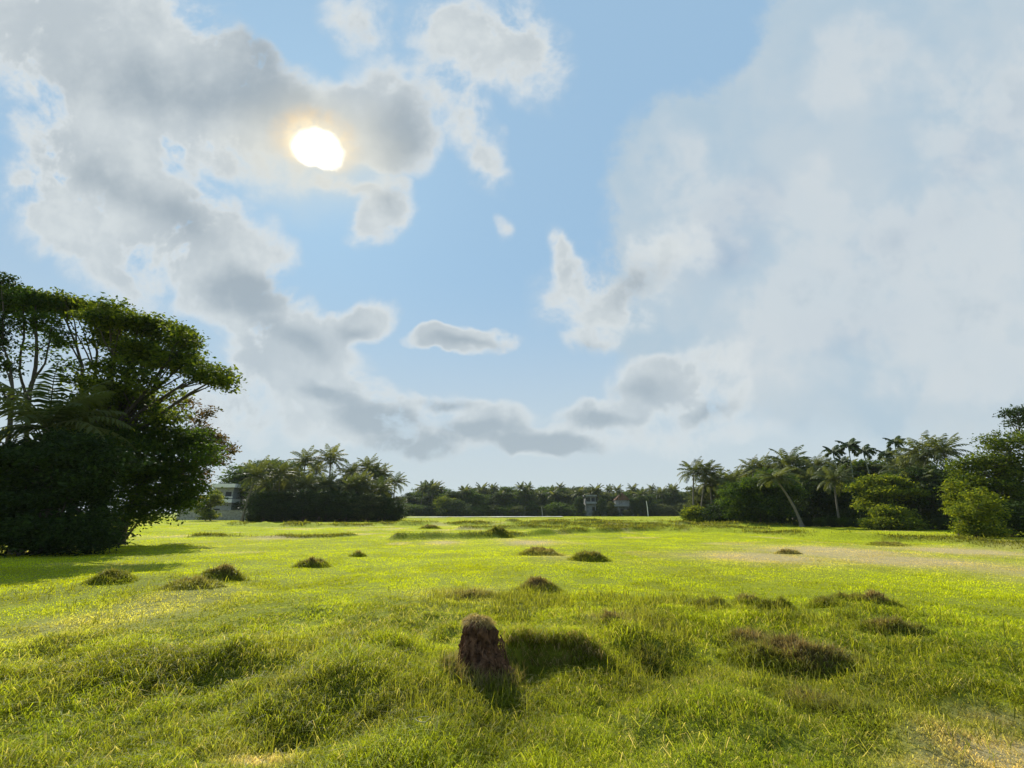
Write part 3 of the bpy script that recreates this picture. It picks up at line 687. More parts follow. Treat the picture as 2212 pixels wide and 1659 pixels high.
tree('slender_tree', on_ground(-12, 24.0), P(22, 883, 24), .17,
     [CL(2, 605, 24, 18, 24.3, 1.0), CL(-20, 640, 30, 40, 24.5, 1.0), CL(-5, 745, 22, 26, 24, .9), CL(8, 790, 26, 20, 24, .9), CL(-25, 700, 40, 40, 24, 1.0), CL(30, 850, 40, 10, 24, .4), CL(10, 870, 30, 12, 24, .4)],
     5500, .2, 'leaf_dark', 'leaning slender tree cut by the left edge with a dark leafy head', seed=13, spray=.24, twigs=4, limbs=False,
     forks=[(P(22, 883, 24), P(27, 840, 24), .13, .09), (P(27, 840, 24), P(5, 745, 24), .07, .04), (P(5, 745, 24), P(3, 610, 24), .05, .02), (P(27, 840, 24), P(10, 790, 24), .05, .02), (P(22, 883, 24), P(-15, 800, 24), .06, .03), (P(25, 860, 24), P(60, 850, 24), .03, .012)])
YB = 21.5
tree('dense_tree', on_ground(110, YB), P(120, 1010, YB), .4,
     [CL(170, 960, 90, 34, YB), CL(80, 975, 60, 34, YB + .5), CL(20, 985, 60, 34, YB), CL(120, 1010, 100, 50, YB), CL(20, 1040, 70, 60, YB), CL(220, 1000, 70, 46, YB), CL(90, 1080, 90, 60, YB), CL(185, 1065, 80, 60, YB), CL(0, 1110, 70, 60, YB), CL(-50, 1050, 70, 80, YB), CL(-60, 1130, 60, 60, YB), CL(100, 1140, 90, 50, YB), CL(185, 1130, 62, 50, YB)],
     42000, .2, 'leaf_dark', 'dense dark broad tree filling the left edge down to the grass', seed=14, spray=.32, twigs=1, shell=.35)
tree('dense_tree', on_ground(262, 27.0), P(300, 1050, 27), .28,
     [CL(290, 960, 70, 40, 26.5), CL(360, 955, 60, 36, 27), CL(410, 965, 44, 32, 27), CL(440, 985, 28, 22, 26.5), CL(330, 1010, 70, 44, 27), CL(400, 1020, 48, 44, 27), CL(280, 1050, 50, 46, 27), CL(350, 1065, 55, 40, 27), CL(300, 1095, 44, 26, 27), CL(385, 1075, 34, 30, 27), CL(250, 1000, 40, 40, 27), CL(290, 1118, 40, 18, 27), CL(345, 1104, 40, 20, 27), CL(385, 1088, 24, 20, 27.5), CL(250, 1110, 34, 26, 26.5)],
     32000, .19, 'leaf_mid', 'dark round tree whose drooping skirt hangs right of the big dense tree', seed=15, spray=.3, twigs=2)
tree('shrub', on_ground(60, 20.3), P(60, 1165, 20.3), .09,
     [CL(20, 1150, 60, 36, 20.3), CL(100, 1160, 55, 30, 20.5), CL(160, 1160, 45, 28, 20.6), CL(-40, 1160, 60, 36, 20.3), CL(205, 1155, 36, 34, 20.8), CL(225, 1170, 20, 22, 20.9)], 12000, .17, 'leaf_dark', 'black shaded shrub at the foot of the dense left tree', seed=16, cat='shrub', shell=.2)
tree('young_tree', on_ground(268, 30.0), P(415, 1000, 30), .07,
     [CL(430, 900, 22, 16, 30, .5), CL(455, 890, 14, 10, 30, .35), CL(440, 935, 30, 18, 30, .7), CL(460, 950, 22, 14, 30, .8), CL(490, 965, 18, 9, 30, .5), CL(505, 974, 9, 6, 30, .5), CL(445, 985, 30, 22, 30, .8), CL(428, 1030, 22, 24, 30, .6), CL(410, 1068, 18, 18, 30, .5), CL(470, 995, 20, 12, 30, .4), CL(400, 870, 30, 14, 30, .35)],
     5200, .19, 'leaf_red', 'thin young tree with reddish leaf sprigs at the edge of the left trees', seed=17, spray=.2, twigs=4)
tree('shrub', on_ground(452, 96.0), P(452, 1105, 96), .12, [CL(455, 1078, 18, 18, 96), CL(440, 1095, 20, 18, 96), CL(468, 1070, 10, 14, 96), CL(448, 1110, 22, 14, 96)], 6500, .34, 'leaf_bright', 'yellow green bush in front of the pale house with flat slabs', seed=18, cat='shrub', spray=.28)

# ---- shared kinds, built once and copied
def broadleaf_kind(seed, h=10.0, w=4.0, mat='leaf_mid', low=.15, n=13000, leaf=.40):
    rg = np.random.RandomState(seed); cl = []
    nc = 15
    for q in range(nc):
        z = h * (low + (1 - low) * (.12 + .76 * q / (nc - 1))); env = w * (1.0 - .55 * abs(2 * (z / h - .5)) ** 1.8)
        a = q * 2.4 + rg.rand(); rr = env * rg.uniform(.25, .62)
        s = env * rg.uniform(.46, .66)
        cl.append(((math.cos(a) * rr, math.sin(a) * rr, z), (s, s, s * .72)))
    o = tree('broadleaf_tree', (0, 0, 0), (rg.randn() * .3, 0, h * .5), .03 * h, cl, n, leaf, mat, 'x', None, seed, twigs=0, spray=.42)
    return o
def frond(mb, az, el0, L, droop, rg, tint, nl=17, lw=.10, ll=.85, wind=0.0, n=9):
    s = np.linspace(0, 1, n); el = el0 - droop * s ** 1.3
    az2 = az + wind * np.sin(-az) * s
    seg = np.stack([np.cos(el) * np.cos(az2), np.cos(el) * np.sin(az2), np.sin(el)], 1) * (L / (n - 1))
    pts = np.concatenate([[[0, 0, 0]], np.cumsum(seg, 0)[:-1]])
    V, F = tube_arrays(pts, np.linspace(.045, .01, n), 4); mb.add(V, F, np.clip(tint + .25, 0, 1))
    tn = unit(np.gradient(pts, axis=0)); sd = unit(np.cross(tn, np.array([0, 0, 1.0])))
    for side in (-1, 1):
        q = np.linspace(.14, .99, nl) + rg.randn(nl) * .012
        c = np.stack([np.interp(q, s, pts[:, k]) for k in range(3)], 1); t = unit(np.stack([np.interp(q, s, tn[:, k]) for k in range(3)], 1)); sv = unit(np.stack([np.interp(q, s, sd[:, k]) for k in range(3)], 1)) * side
        le = ll * np.sin(np.clip(q, .08, .97) * PI * .93 + .12) ** .6 * rg.uniform(.8, 1.15, nl)
        d = unit(t * .65 + sv * .8 + np.array([0, 0, -.35]) + rg.randn(nl, 3) * .08)
        mid = c + d * le[:, None] * .5; end = mid + unit(d + np.array([0, 0, -.55])) * le[:, None] * .5
        wv = t * (lw * .5)
        V = np.stack([c - wv * .5, c + wv * .5, mid + wv, mid - wv, end], 1).reshape(-1, 3)
        ii = np.arange(nl)[:, None] * 5; o = mb.n
        mb.add(V, ii + np.array([[0, 1, 2, 3]]), np.clip(tint + rg.randn() * .05, 0, 1)); mb.more(ii + np.array([[3, 2, 4]]) + o)
def palm_kind(seed, h=11.0, lean=(.5, 0), nf=26, L=3.5, name='coconut_palm', r=.17, mat='palm', bark='palm_bark', wind=.35, droop=1.5, lw=.15, ll=.9, stiff=False):
    rg = np.random.RandomState(seed)
    root = empty(name, (0, 0, 0), 'x', 'palm tree')
    tb = MB(); t = np.linspace(0, 1, 14); pts = np.stack([lean[0] * t ** 1.6, lean[1] * t ** 1.6, -.3 + (h + .3) * t], 1)
    V, F = tube_arrays(pts, r * (1.5 * np.exp(-t * 14) + 1 - .35 * t), 9); tb.add(V, F)
    tb.build('trunk', MAT[bark], root, True)
    cb = MB()
    for q in range(nf):
        f = q / (nf - 1); az = q * 2.39996 + rg.randn() * .15
        el0 = lerp(1.35, -.25, f ** .9) if not stiff else lerp(1.25, .05, f)
        frond(cb, az, el0 + rg.randn() * .08, L * rg.uniform(.85, 1.1), (droop * (.55 + .5 * f)) * rg.uniform(.85, 1.15), rg, np.clip(.45 + .22 * rg.randn() - .15 * f, 0, 1), 18 if not stiff else 12, lw, ll, wind)
    o = cb.build('crown', MAT[mat], root); o.location = tuple(pts[-1])
    if name == 'coconut_palm':
        nb = MB(); ni = 9
        for q in range(ni):
            a = q * 2.4; c = np.array([math.cos(a) * .32, math.sin(a) * .32, -.35 - .12 * (q % 3)])
            V, F = tube_arrays([c + [0, 0, .15], c + [0, 0, .08], c, c - [0, 0, .08], c - [0, 0, .15]], [.01, .1, .13, .1, .01], 7); nb.add(V, F)
        b = nb.build('coconut_cluster', COCO, root, True); b.location = tuple(pts[-1])
    else:
        nb = MB(); V, F = tube_arrays([(0, 0, -.95), (0, 0, -.5), (0, 0, 0), (0, 0, .1)], [r * .8, r * 1.15, r * .9, r * .3], 8); nb.add(V, F)
        b = nb.build('crownshaft', SHAFT, root, True); b.location = tuple(pts[-1])
    return root
COCO = rough_mat('coconut_husk', (.10, .12, .02), (.20, .19, .04), 6)
SHAFT = rough_mat('crownshaft_green', (.05, .10, .04), (.09, .16, .07), 5)
class Kind:
    """first use moves the original, later uses copy it with its parts"""
    def __init__(s, root, h): s.root, s.h, s.used = root, h, False
    def put(s, loc, scale, rz, label, group, cat=None, sx=1.0):
        o = s.root if not s.used else copy_tree(s.root)
        s.used = True
        o.location = tuple(loc); o.scale = (scale * sx, scale * sx, scale); o.rotation_euler = (0, 0, rz)
        tag(o, label, cat, group); return o
rnd = random.Random(4)
PALMS = [Kind(palm_kind(30 + q, 11, ((.3, .2), (1.2, .3), (-.6, .2), (.1, -.4), (2.2, 0))[q]), 11) for q in range(5)]
FARPALMS = [Kind(palm_kind(40 + q, 9, ((.3, .2), (.8, .3), (-.6, .2))[q], nf=22, L=3.6, lw=.26), 9) for q in range(3)]
ARECAS = [Kind(palm_kind(50 + q, 12, ((.5, 0), (-.3, .2))[q], nf=9, L=1.9, name='areca_palm', r=.085, mat='areca', bark='areca_bark', wind=.9, droop=1.7, lw=.3, ll=.8, stiff=True), 12) for q in range(2)]
BROAD = [Kind(broadleaf_kind(60, 10, 4.4, 'leaf_mid', .12), 10), Kind(broadleaf_kind(61, 10, 3.8, 'leaf_dark', .10), 10), Kind(broadleaf_kind(62, 10, 4.8, 'leaf_grey', .10), 10), Kind(broadleaf_kind(63, 10, 4.0, 'leaf_dark', .05), 10), Kind(broadleaf_kind(64, 10, 4.4, 'leaf_mid', .05), 10)]
BUSH = [Kind(broadleaf_kind(70, 4, 2.6, 'leaf_dark', .0, 6000, .28), 4), Kind(broadleaf_kind(71, 4, 2.8, 'leaf_mid', .0, 6000, .28), 4), Kind(broadleaf_kind(72, 4, 2.4, 'leaf_grey', .0, 6000, .28), 4)]
for kd in BUSH: kd.root.name = 'bush'; kd.root['category'] = 'bush'
def palm_at(kinds, px, py, Y, label, group, kind=None, scale=None, rz=None):
    """palm whose crown centre is seen at (px, py) and stands at depth Y"""
    kd = kinds[kind if kind is not None else rnd.randrange(len(kinds))]
    c = P(px, py, Y); rz = rnd.uniform(-.6, .6) if rz is None else rz
    s = scale or 1.0; hgt = c[2] / kd.h
    g = float(height(np.array([c[0]]), np.array([Y]))[0])
    hgt = (c[2] - g) / kd.h
    off = Vector(kd.root.children[0].data.vertices[-1].co) * 1.0
    ox, oy = off.x * s, off.y * s
    bx = c[0] - (ox * math.cos(rz) - oy * math.sin(rz)); by = Y - (ox * math.sin(rz) + oy * math.cos(rz))
    o = kd.put((bx, by, g), 1.0, rz, label, group)
    o.scale = (s, s, hgt)
    # keep the head round whatever the stem's height
    for ch in o.children:
        if not ch.name.startswith('trunk'): ch.scale = (1, 1, s / hgt)
    return o
def broad_at(kd, px, ptop, Y, label, group, sx=1.0, cat=None):
    b = on_ground(px, Y); top = P(px, ptop, Y)[2]
    return kd.put(b, max(.2, (top - b[2]) / kd.h), rnd.uniform(0, 6.28), label, group, cat, sx)

palm_at(PALMS, 128, 928, 22.6, 'shaded coconut palm with long fronds fanning out of the dense left trees', 'trees at the left edge', 3, 1.0, .4)
# ---- left grove
LG = 'trees of the left grove'
for (px, py, Y, k, s, lab) in [
    (542, 1030, 88, 1, 1.25, 'dark drooping coconut palm beside the pale house, first of the left grove'),
    (613, 1026, 90, 3, 1.1, 'sunlit coconut palm with wide open fronds in the left grove'),
    (660, 998, 98, 0, 1.1, 'second tallest coconut palm of the left grove, with an upright tuft'),
    (722, 994, 98, 2, 1.2, 'tallest coconut palm rising above the left grove'),
    (765, 1022, 100, 3, 1.0, 'short coconut palm right behind the tallest one of the left grove'),
    (785, 1010, 104, 1, 1.0, 'ragged coconut palm fourth from the right end of the left grove'),
    (808, 1024, 102, 0, 1.0, 'coconut palm third from the right end of the left grove'),
    (831, 1028, 104, 2, 1.0, 'coconut palm second from the right end of the left grove'),
    (855, 1044, 106, 3, .95, 'small brownish coconut palm ending the left grove on the right')]:
    palm_at(PALMS, px, py, Y, lab, 'coconut palms of the left grove', k, s)
for (px, py, Y) in [(575, 1015, 115), (690, 1018, 112), (745, 1032, 112), (637, 1034, 96), (820, 1042, 110), (590, 1050, 92), (700, 1048, 92), (790, 1050, 92), (668, 1050, 91), (742, 1056, 91), (826, 1058, 93), (765, 1048, 93), (615, 1062, 90)]:
    palm_at(PALMS, px, py, Y, 'coconut palm half hidden inside the left grove', LG, None, 1.0)
for (px, pt, Y, k, lab) in [(510, 1000, 118, 4, 'pale green broad crown behind the dark palm of the left grove'), (560, 990, 122, 0, 'rounded pale green crown topping the left part of the left grove'), (600, 992, 124, 4, 'broad pale green crown left of the tallest palms of the left grove')]:
    broad_at(BROAD[k], px, pt, Y, lab, LG, 1.2)
for (px, pt, Y, k) in [(578, 1040, 102, 1), (582, 1036, 98, 3), (600, 1032, 100, 2), (640, 1036, 99, 3), (685, 1034, 101, 2), (720, 1034, 100, 3), (755, 1044, 98, 1), (790, 1046, 100, 2), (820, 1056, 101, 1), (842, 1070, 104, 2), (572, 1030, 112, 3), (660, 1026, 108, 0), (740, 1034, 108, 3), (590, 1055, 93, 3), (660, 1060, 93, 1), (740, 1062, 93, 3), (815, 1066, 95, 1)]:
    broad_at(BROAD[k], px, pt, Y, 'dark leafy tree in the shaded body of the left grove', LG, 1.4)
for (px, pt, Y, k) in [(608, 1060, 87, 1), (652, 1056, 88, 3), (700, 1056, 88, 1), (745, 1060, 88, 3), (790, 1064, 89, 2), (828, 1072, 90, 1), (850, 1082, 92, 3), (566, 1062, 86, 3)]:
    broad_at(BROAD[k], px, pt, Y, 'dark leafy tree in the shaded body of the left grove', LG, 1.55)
for q in range(16):
    broad_at(BUSH[q % 3], 548 + q * 20.6 + rnd.uniform(-6, 6), 1095 + rnd.uniform(-8, 8), 90 + rnd.uniform(-2, 4) + q * .6, 'low dark bush along the foot of the left grove', 'bushes at the foot of the left grove', 1.1)

# ---- far belt across the field
FB = 'trees of the far belt'
fb_tops = [(870, 1068), (895, 1058), (930, 1052), (965, 1060), (1000, 1056), (1040, 1054), (1075, 1052), (1110, 1052), (1150, 1054), (1180, 1050), (1215, 1052), (1250, 1048), (1300, 1058), (1350, 1058), (1400, 1056), (1440, 1055), (1480, 1056), (1530, 1055)]
def fb_top(px): return float(np.interp(px, [t[0] for t in fb_tops], [t[1] for t in fb_tops]))
for q in range(52):
    px = 872 + q * 12.6 + rnd.uniform(-5, 5); Y = 192 + rnd.uniform(-8, 14)
    broad_at(BROAD[rnd.randrange(5)], px, fb_top(px) + rnd.uniform(2, 16), Y, 'leafy tree standing in the far tree belt', FB, rnd.uniform(1.25, 1.7))
for q in range(34):
    px = 876 + q * 19.2 + rnd.uniform(-17, 17); Y = 188 + rnd.uniform(-6, 10)
    palm_at(FARPALMS, px, fb_top(px) + rnd.uniform(0, 20), Y, 'distant coconut palm standing in the far tree belt', 'coconut palms of the far belt', None, rnd.uniform(.72, 1.25))
for q in range(44):
    px = 868 + q * 15.4 + rnd.uniform(-6, 6)
    broad_at(BROAD[rnd.randrange(5)], px, fb_top(px) + rnd.uniform(-3, 8), 204 + rnd.uniform(-4, 8), 'leafy tree standing in the far tree belt', FB, rnd.uniform(1.0, 1.5))
for q in range(26):
    px = 880 + q * 24 + rnd.uniform(-8, 8)
    broad_at(BUSH[rnd.randrange(3)], px, (1104 if 1255 < px < 1385 else 1090) + rnd.uniform(-4, 5), 178 + rnd.uniform(-2, 4), 'dark bush along the foot of the far belt', 'bushes of the far belt', 1.5)
broad_at(Kind(broadleaf_kind(81, 6, 4.2, 'leaf_bright', .0, 3000, .3), 6), 962, 1073, 176, 'bright yellow green round tree standing out of the far belt', FB)
tree('broadleaf_tree', on_ground(985, 172), P(985, 1100, 172), .25, [CL(975, 1095, 24, 14, 172), CL(1000, 1100, 28, 12, 172), CL(985, 1085, 22, 10, 172), CL(985, 1105, 34, 10, 172)], 9000, .40, 'leaf_dark', 'dark domed tree in front of the bright one in the far belt', FB, 82, twigs=0)

for (px, pt, Y, sx) in [(1252, 1072, 176, .8), (1303, 1074, 175, .8), (1322, 1082, 176, .7), (1376, 1076, 176, .9), (1392, 1070, 178, 1.0)]:
    broad_at(BROAD[rnd.randrange(5)], px, pt, Y, 'leafy tree crowding the houses of the far belt', FB, sx)
# ---- right grove
RS = .87
RG, RP = 'trees of the right grove', 'coconut palms of the right grove'
for (px, py, Y, k, s, lab) in [
    (1491, 1022, 84, 1, .95, 'left one of two bare stemmed coconut palms beside the far belt'),
    (1506, 1020, 85, 4, .9, 'right one of two bare stemmed coconut palms beside the far belt'),
    (1535, 1046, 86, 3, .95, 'low coconut palm just right of the twin palms'),
    (1587, 1046, 80, 0, 1.0, 'yellowish coconut palm halfway between the twin palms and the leaning palm'),
    (1606, 1046, 82, 2, .95, 'coconut palm with drooping fronds below the lone tall slim one'),
    (1626, 1016, 88, 0, .9, 'lone slim coconut palm standing clear of the crowns left of the right grove'),
    (1698, 1004, 80, 3, 1.15, 'tall coconut palm with silvery fronds behind the leaning palm'),
    (1753, 1012, 84, 1, .9, 'coconut palm between the silvery palm and the pair of thin areca palms'),
    (1781, 1016, 84, 0, .9, 'coconut palm with a feathery head behind the straight stemmed palm'),
    (1799, 1038, 66, 3, .85, 'coconut palm with a straight pale stem seen down to the ground'),
    (1996, 985, 62, 0, 1.05, 'broad coconut palm with bunched fronds above the dark gap at right'),
    (2046, 978, 60, 2, .85, 'wind swept coconut palm next to the big right edge tree'),
    (1975, 1050, 58, 1, .8, 'low coconut palm with an arching pale frond over the dark gap at right')]:
    palm_at(PALMS, px, py, Y * RS, lab, RP, k, s * .9)
for (px, py, Y) in [(1560, 1042, 90), (1650, 1014, 86), (1672, 1022, 84), (1716, 1022, 78), (1832, 1022, 80), (1860, 1020, 82), (1906, 1012, 78), (1952, 1004, 70), (1745, 1040, 74), (1612, 1062, 78), (1960, 1026, 64)]:
    palm_at(PALMS, px, py, Y * RS, 'coconut palm half hidden in the crowns of the right grove', RG, None, .86)
b = on_ground(1733, 64 * RS)
lp = palm_kind(91, 9.0, (-2.25, 0), 24, 3.0); lp.location = tuple(b); lp.scale = (1, 1, (P(1692, 1034, 64 * RS)[2] - b[2]) / 9.0)
tag(lp, 'leaning coconut palm with a long slanting bare stem in the right grove', 'palm tree', RP)
for (px, py, Y, k, s, lab) in [
    (1820, 979, 76, 1, 1.0, 'shaggy areca palm touching the tall slim one in the right grove'),
    (1836, 966, 74, 0, 1.05, 'tall slim areca palm with spreading wing like fronds in the right grove'),
    (1886, 978, 74, 1, 1.0, 'areca palm standing alone midway along the right grove skyline'),
    (1916, 984, 75, 0, .95, 'areca palm just left of the highest one in the right grove'),
    (1935, 958, 74, 0, .9, 'highest areca palm with its head blown to the right'),
    (1722, 994, 86, 1, .8, 'small areca palm right of the silvery palm head'),
    (1737, 1000, 88, 0, .8, 'small dark areca palm behind the leaning palm'),
    (1834, 1000, 78, 1, .8, 'short areca palm beneath the two tall slim ones')]:
    palm_at(ARECAS, px, py, Y * RS, lab, 'areca palms of the right grove', k, s * .9, 0.3)
YR = 61
tree('broadleaf_tree', on_ground(1640, YR), P(1640, 1080, YR), .3, [CL(1620, 1050, 40, 22, YR), CL(1660, 1040, 45, 26, YR), CL(1640, 1080, 60, 34, YR), CL(1680, 1060, 40, 30, YR), CL(1600, 1080, 36, 24, YR), CL(1660, 1105, 50, 26, YR), CL(1620, 1105, 44, 24, YR)], 26000, .30, 'leaf_mid', 'big rounded tree to the left of the leaning palm', RG, 92, twigs=0)
tree('broadleaf_tree', on_ground(1775, YR + 3), P(1775, 1080, YR + 3), .3, [CL(1775, 1060, 50, 36, YR + 3), CL(1745, 1080, 44, 40, YR + 3), CL(1810, 1085, 44, 40, YR + 3), CL(1775, 1110, 66, 34, YR + 3), CL(1740, 1050, 30, 26, YR + 3)], 26000, .30, 'leaf_dark', 'dark rounded tree right of the leaning stem', RG, 93, twigs=0)
tree('broadleaf_tree', on_ground(1905, 50.5), P(1905, 1080, 50.5), .16, [CL(1900, 1036, 34, 14, 50.5), CL(1930, 1046, 36, 14, 50.5), CL(1880, 1056, 34, 18, 50.5), CL(1915, 1066, 50, 18, 50.5), CL(1880, 1082, 34, 16, 50.5), CL(1945, 1070, 26, 14, 50.5), CL(1900, 1095, 36, 14, 50.5, .5)], 17000, .28, 'leaf_bright', 'yellow green spreading tree in the middle of the right grove', RG, 94, twigs=1)
tree('shrub', on_ground(1925, 47.9), P(1925, 1135, 47.9), .1, [CL(1915, 1105, 24, 16, 47.9), CL(1900, 1128, 26, 16, 47.9), CL(1940, 1122, 36, 18, 47.9), CL(1965, 1133, 24, 12, 47.9), CL(1925, 1138, 44, 10, 47.9)], 12000, .25, 'leaf_bright', 'bright bush standing below the yellow green spreading tree', 'bushes along the right grove', 95, cat='bush', twigs=0)
tree('broadleaf_tree', on_ground(2010, 50.5), P(2010, 1080, 50.5), .3, [CL(2000, 1045, 50, 30, 50.5), CL(2040, 1030, 44, 30, 50.5), CL(1980, 1075, 40, 30, 50.5), CL(2020, 1080, 50, 36, 50.5), CL(2000, 1115, 56, 26, 50.5), CL(2040, 1110, 40, 30, 50.5)], 26000, .30, 'leaf_dark', 'black shaded tree in the gap left of the right edge trees', RG, 96, twigs=0)
tree('broadleaf_tree', on_ground(1870, 71.3), P(1870, 1060, 71.3), .3, [CL(1850, 1020, 40, 24, 71.3), CL(1890, 1015, 40, 20, 71.3), CL(1870, 1050, 60, 34, 71.3), CL(1830, 1050, 40, 40, 71.3), CL(1950, 1010, 50, 24, 69.6), CL(1930, 1040, 50, 40, 69.6), CL(1850, 1095, 70, 34, 71.3)], 30000, .36, 'leaf_mid', 'broad mid green crown under the areca palms', RG, 97, twigs=0)
for (px, pt, Y, k) in [(1540, 1044, 92, 2), (1570, 1040, 94, 0), (1600, 1034, 93, 3), (1630, 1020, 92, 0), (1665, 1015, 90, 4), (1710, 1008, 90, 1), (1745, 1008, 92, 0), (1790, 1010, 90, 3), (1830, 1010, 90, 0), (1890, 1002, 88, 2), (1980, 1010, 72, 0), (2030, 1005, 70, 4), (2060, 1010, 68, 1), (1560, 1075, 84, 3), (1515, 1070, 96, 1)]:
    broad_at(BROAD[k], px, pt, Y * RS, 'leafy tree in the shaded body of the right grove', RG, 1.45)
tree('shrub', on_ground(1508, 67.9), P(1508, 1130, 67.9), .1, [CL(1500, 1108, 22, 16, 67.9), CL(1518, 1112, 22, 16, 67.9), CL(1508, 1126, 30, 14, 67.9)], 8000, .28, 'leaf_bright', 'pale yellowish bush ending the right grove on the left', 'bushes along the right grove', 98, cat='bush', twigs=0)
tree('shrub', on_ground(1560, 65.2), P(1560, 1130, 65.2), .1, [CL(1545, 1108, 30, 20, 65.2), CL(1580, 1105, 36, 22, 65.2), CL(1560, 1128, 46, 14, 65.2), CL(1605, 1122, 28, 18, 65.2)], 14000, .28, 'leaf_dark', 'wide dark bush next to the pale one at the left end of the right grove', 'bushes along the right grove', 99, cat='bush', twigs=0)
for q, (px, pt, Y) in enumerate([(1640, 1112, 72), (1665, 1118, 70), (1690, 1116, 69), (1715, 1122, 68), (1745, 1120, 68), (1775, 1118, 67), (1800, 1120, 64), (1825, 1118, 63), (1850, 1122, 62), (1875, 1118, 60), (2000, 1122, 57), (1985, 1124, 56), (2035, 1120, 55)]):
    broad_at(BUSH[q % 2], px, pt, Y * RS, 'low dark bush along the foot of the right grove', 'low bushes along the right grove', 1.2)

# ---- right edge trees
YE = 36.0
tree('edge_tree', on_ground(2150, YE), P(2150, 1050, YE), .3, [CL(2150, 965, 40, 20, YE), CL(2195, 955, 46, 26, YE), CL(2110, 1000, 44, 24, YE), CL(2160, 1000, 50, 30, YE), CL(2210, 1000, 50, 40, YE), CL(2085, 1035, 30, 24, YE), CL(2130, 1040, 50, 30, YE), CL(2185, 1050, 55, 36, YE), CL(2130, 1080, 50, 32, YE), CL(2190, 1100, 60, 40, YE), CL(2240, 1060, 50, 60, YE), CL(2140, 1115, 50, 30, YE)],
     30000, .2, 'leaf_sun', 'large green tree filling the right edge above the field', seed=101, spray=.3, twigs=1)
tree('edge_tree', on_ground(2235, YE + 8), P(2220, 960, YE + 8), .3, [CL(2195, 895, 26, 16, YE + 8, .8), CL(2225, 890, 34, 24, YE + 8), CL(2185, 915, 20, 8, YE + 8, .6), CL(2250, 930, 40, 30, YE + 8), CL(2215, 925, 26, 12, YE + 8, .5)],
     5000, .22, 'leaf_dark', 'taller tree with a tufted top cut by the right edge', seed=102, spray=.28, twigs=3)
tree('edge_shrub', on_ground(2070, YE - 1), P(2072, 1090, YE - 1), .1, [CL(2062, 1052, 14, 16, YE - 1), CL(2058, 1080, 14, 18, YE - 1), CL(2068, 1100, 20, 14, YE - 1), CL(2064, 1066, 16, 14, YE - 1)], 2600, .17, 'leaf_bright', 'sunlit upright yellow green shrub on the left flank of the right edge tree', seed=103, cat='shrub', spray=.2)
tree('edge_shrub', on_ground(2105, YE - 3.5), P(2105, 1120, YE - 3.5), .1, [CL(2085, 1108, 22, 16, YE - 3.5), CL(2120, 1090, 30, 20, YE - 3.5), CL(2085, 1142, 22, 16, YE - 3.5), CL(2115, 1140, 34, 18, YE - 3.5), CL(2150, 1150, 20, 8, YE - 3.5), CL(2098, 1070, 8, 12, YE - 3.5), CL(2142, 1076, 11, 10, YE - 3.5), CL(2074, 1094, 7, 11, YE - 3.5), CL(2152, 1108, 14, 10, YE - 3.5), CL(2120, 1062, 6, 10, YE - 3.5), CL(2110, 1118, 30, 16, YE - 3.5)], 7500, .17, 'leaf_bright', 'bright bushy shrub reaching the grass before the right edge tree', seed=104, cat='shrub', spray=.22)
tree('edge_shrub', on_ground(2185, YE - 2), P(2185, 1130, YE - 2), .1, [CL(2170, 1120, 40, 26, YE - 2), CL(2210, 1110, 50, 40, YE - 2), CL(2190, 1148, 46, 16, YE - 2)], 7000, .18, 'leaf_dark', 'dark shaded shrub under the right edge tree', seed=105, cat='shrub', spray=.24)

# ------------------------------------------------------------------ buildings
WHITE = rough_mat('white_paint', (.70, .67, .60), (.84, .81, .74), 3, .8, .1)
GREY = rough_mat('weathered_plaster', (.20, .20, .185), (.38, .38, .35), 2.5, .9, .2)
STONE = rough_mat('rough_stone_wall', (.19, .18, .15), (.46, .44, .36), 2.2, .95, .8)
DARKW = rough_mat('dark_opening', (.012, .013, .014), (.03, .032, .034), 2, .4, .0)
DIM = rough_mat('dim_paint', (.16, .165, .16), (.34, .35, .33), 1.2, .9, .1)  # white far houses toned down to a blotchy dim grey
TILE = rough_mat('brown_roof_tiles', (.11, .055, .03), (.20, .105, .06), 4, .85, .4, 6, (1, 1, 1))
def part(name, mat, parent, *boxes):
    mb = MB()
    for bx in boxes: box(mb, *bx)
    return mb.build(name, mat, parent)
Y0 = 112.0
hx = P(487, 1048, Y0); b = np.array([hx[0], Y0, .1])
h1 = empty('house', b, 'pale two storey house with white flat roof slabs behind the left trees', 'house')
part('wall', GREY, h1, (-2.6, 2.2, 0, 7, 0, 3.75), (-2.6, 2.0, .3, 7, 4.6, 7.3), (-9, -2.6, .2, 7, 0, 3.6))
part('roof_slab', WHITE, h1, (-3.1, 2.8, -.7, 7.4, 7.3, 8.15))
part('floor_slab', WHITE, h1, (-2.9, 2.6, -.8, 7.2, 3.75, 4.6))
part('side_roof', WHITE, h1, (-9.6, -2.9, -.5, 7, 3.6, 4.5))
part('parapet', WHITE, h1, (-2.9, 2.6, -.8, -.65, 4.9, 5.15))
for (xa, xb, za, zb) in ((.2, 1.6, 4.9, 6.3), (-1.9, -.6, 5.0, 6.3), (-1.9, -.4, 1.0, 2.4), (-6.2, -4.6, 1.0, 2.5)):
    w = part('window', DARKW, h1, (xa, xb, -.04 if za < 4 and xa > -3 else (.16 if za < 4 else .26), .5, za, zb))
part('door', DARKW, h1, (.4, 1.4, -.05, .3, 0, 2.1))
wl0 = P(388, 1100, 104); wl1 = P(531, 1100, 104)
wr = empty('compound_wall', ((wl0[0] + wl1[0]) / 2, 104, 0), 'long rough grey stone compound wall in front of the pale house', 'wall')
hw = (wl1[0] - wl0[0]) / 2
part('wall_body', STONE, wr, (-hw, hw, 0, .3, 0, 2.0)); part('coping', STONE, wr, (-hw - .04, hw + .04, -.06, .36, 2.0, 2.12))
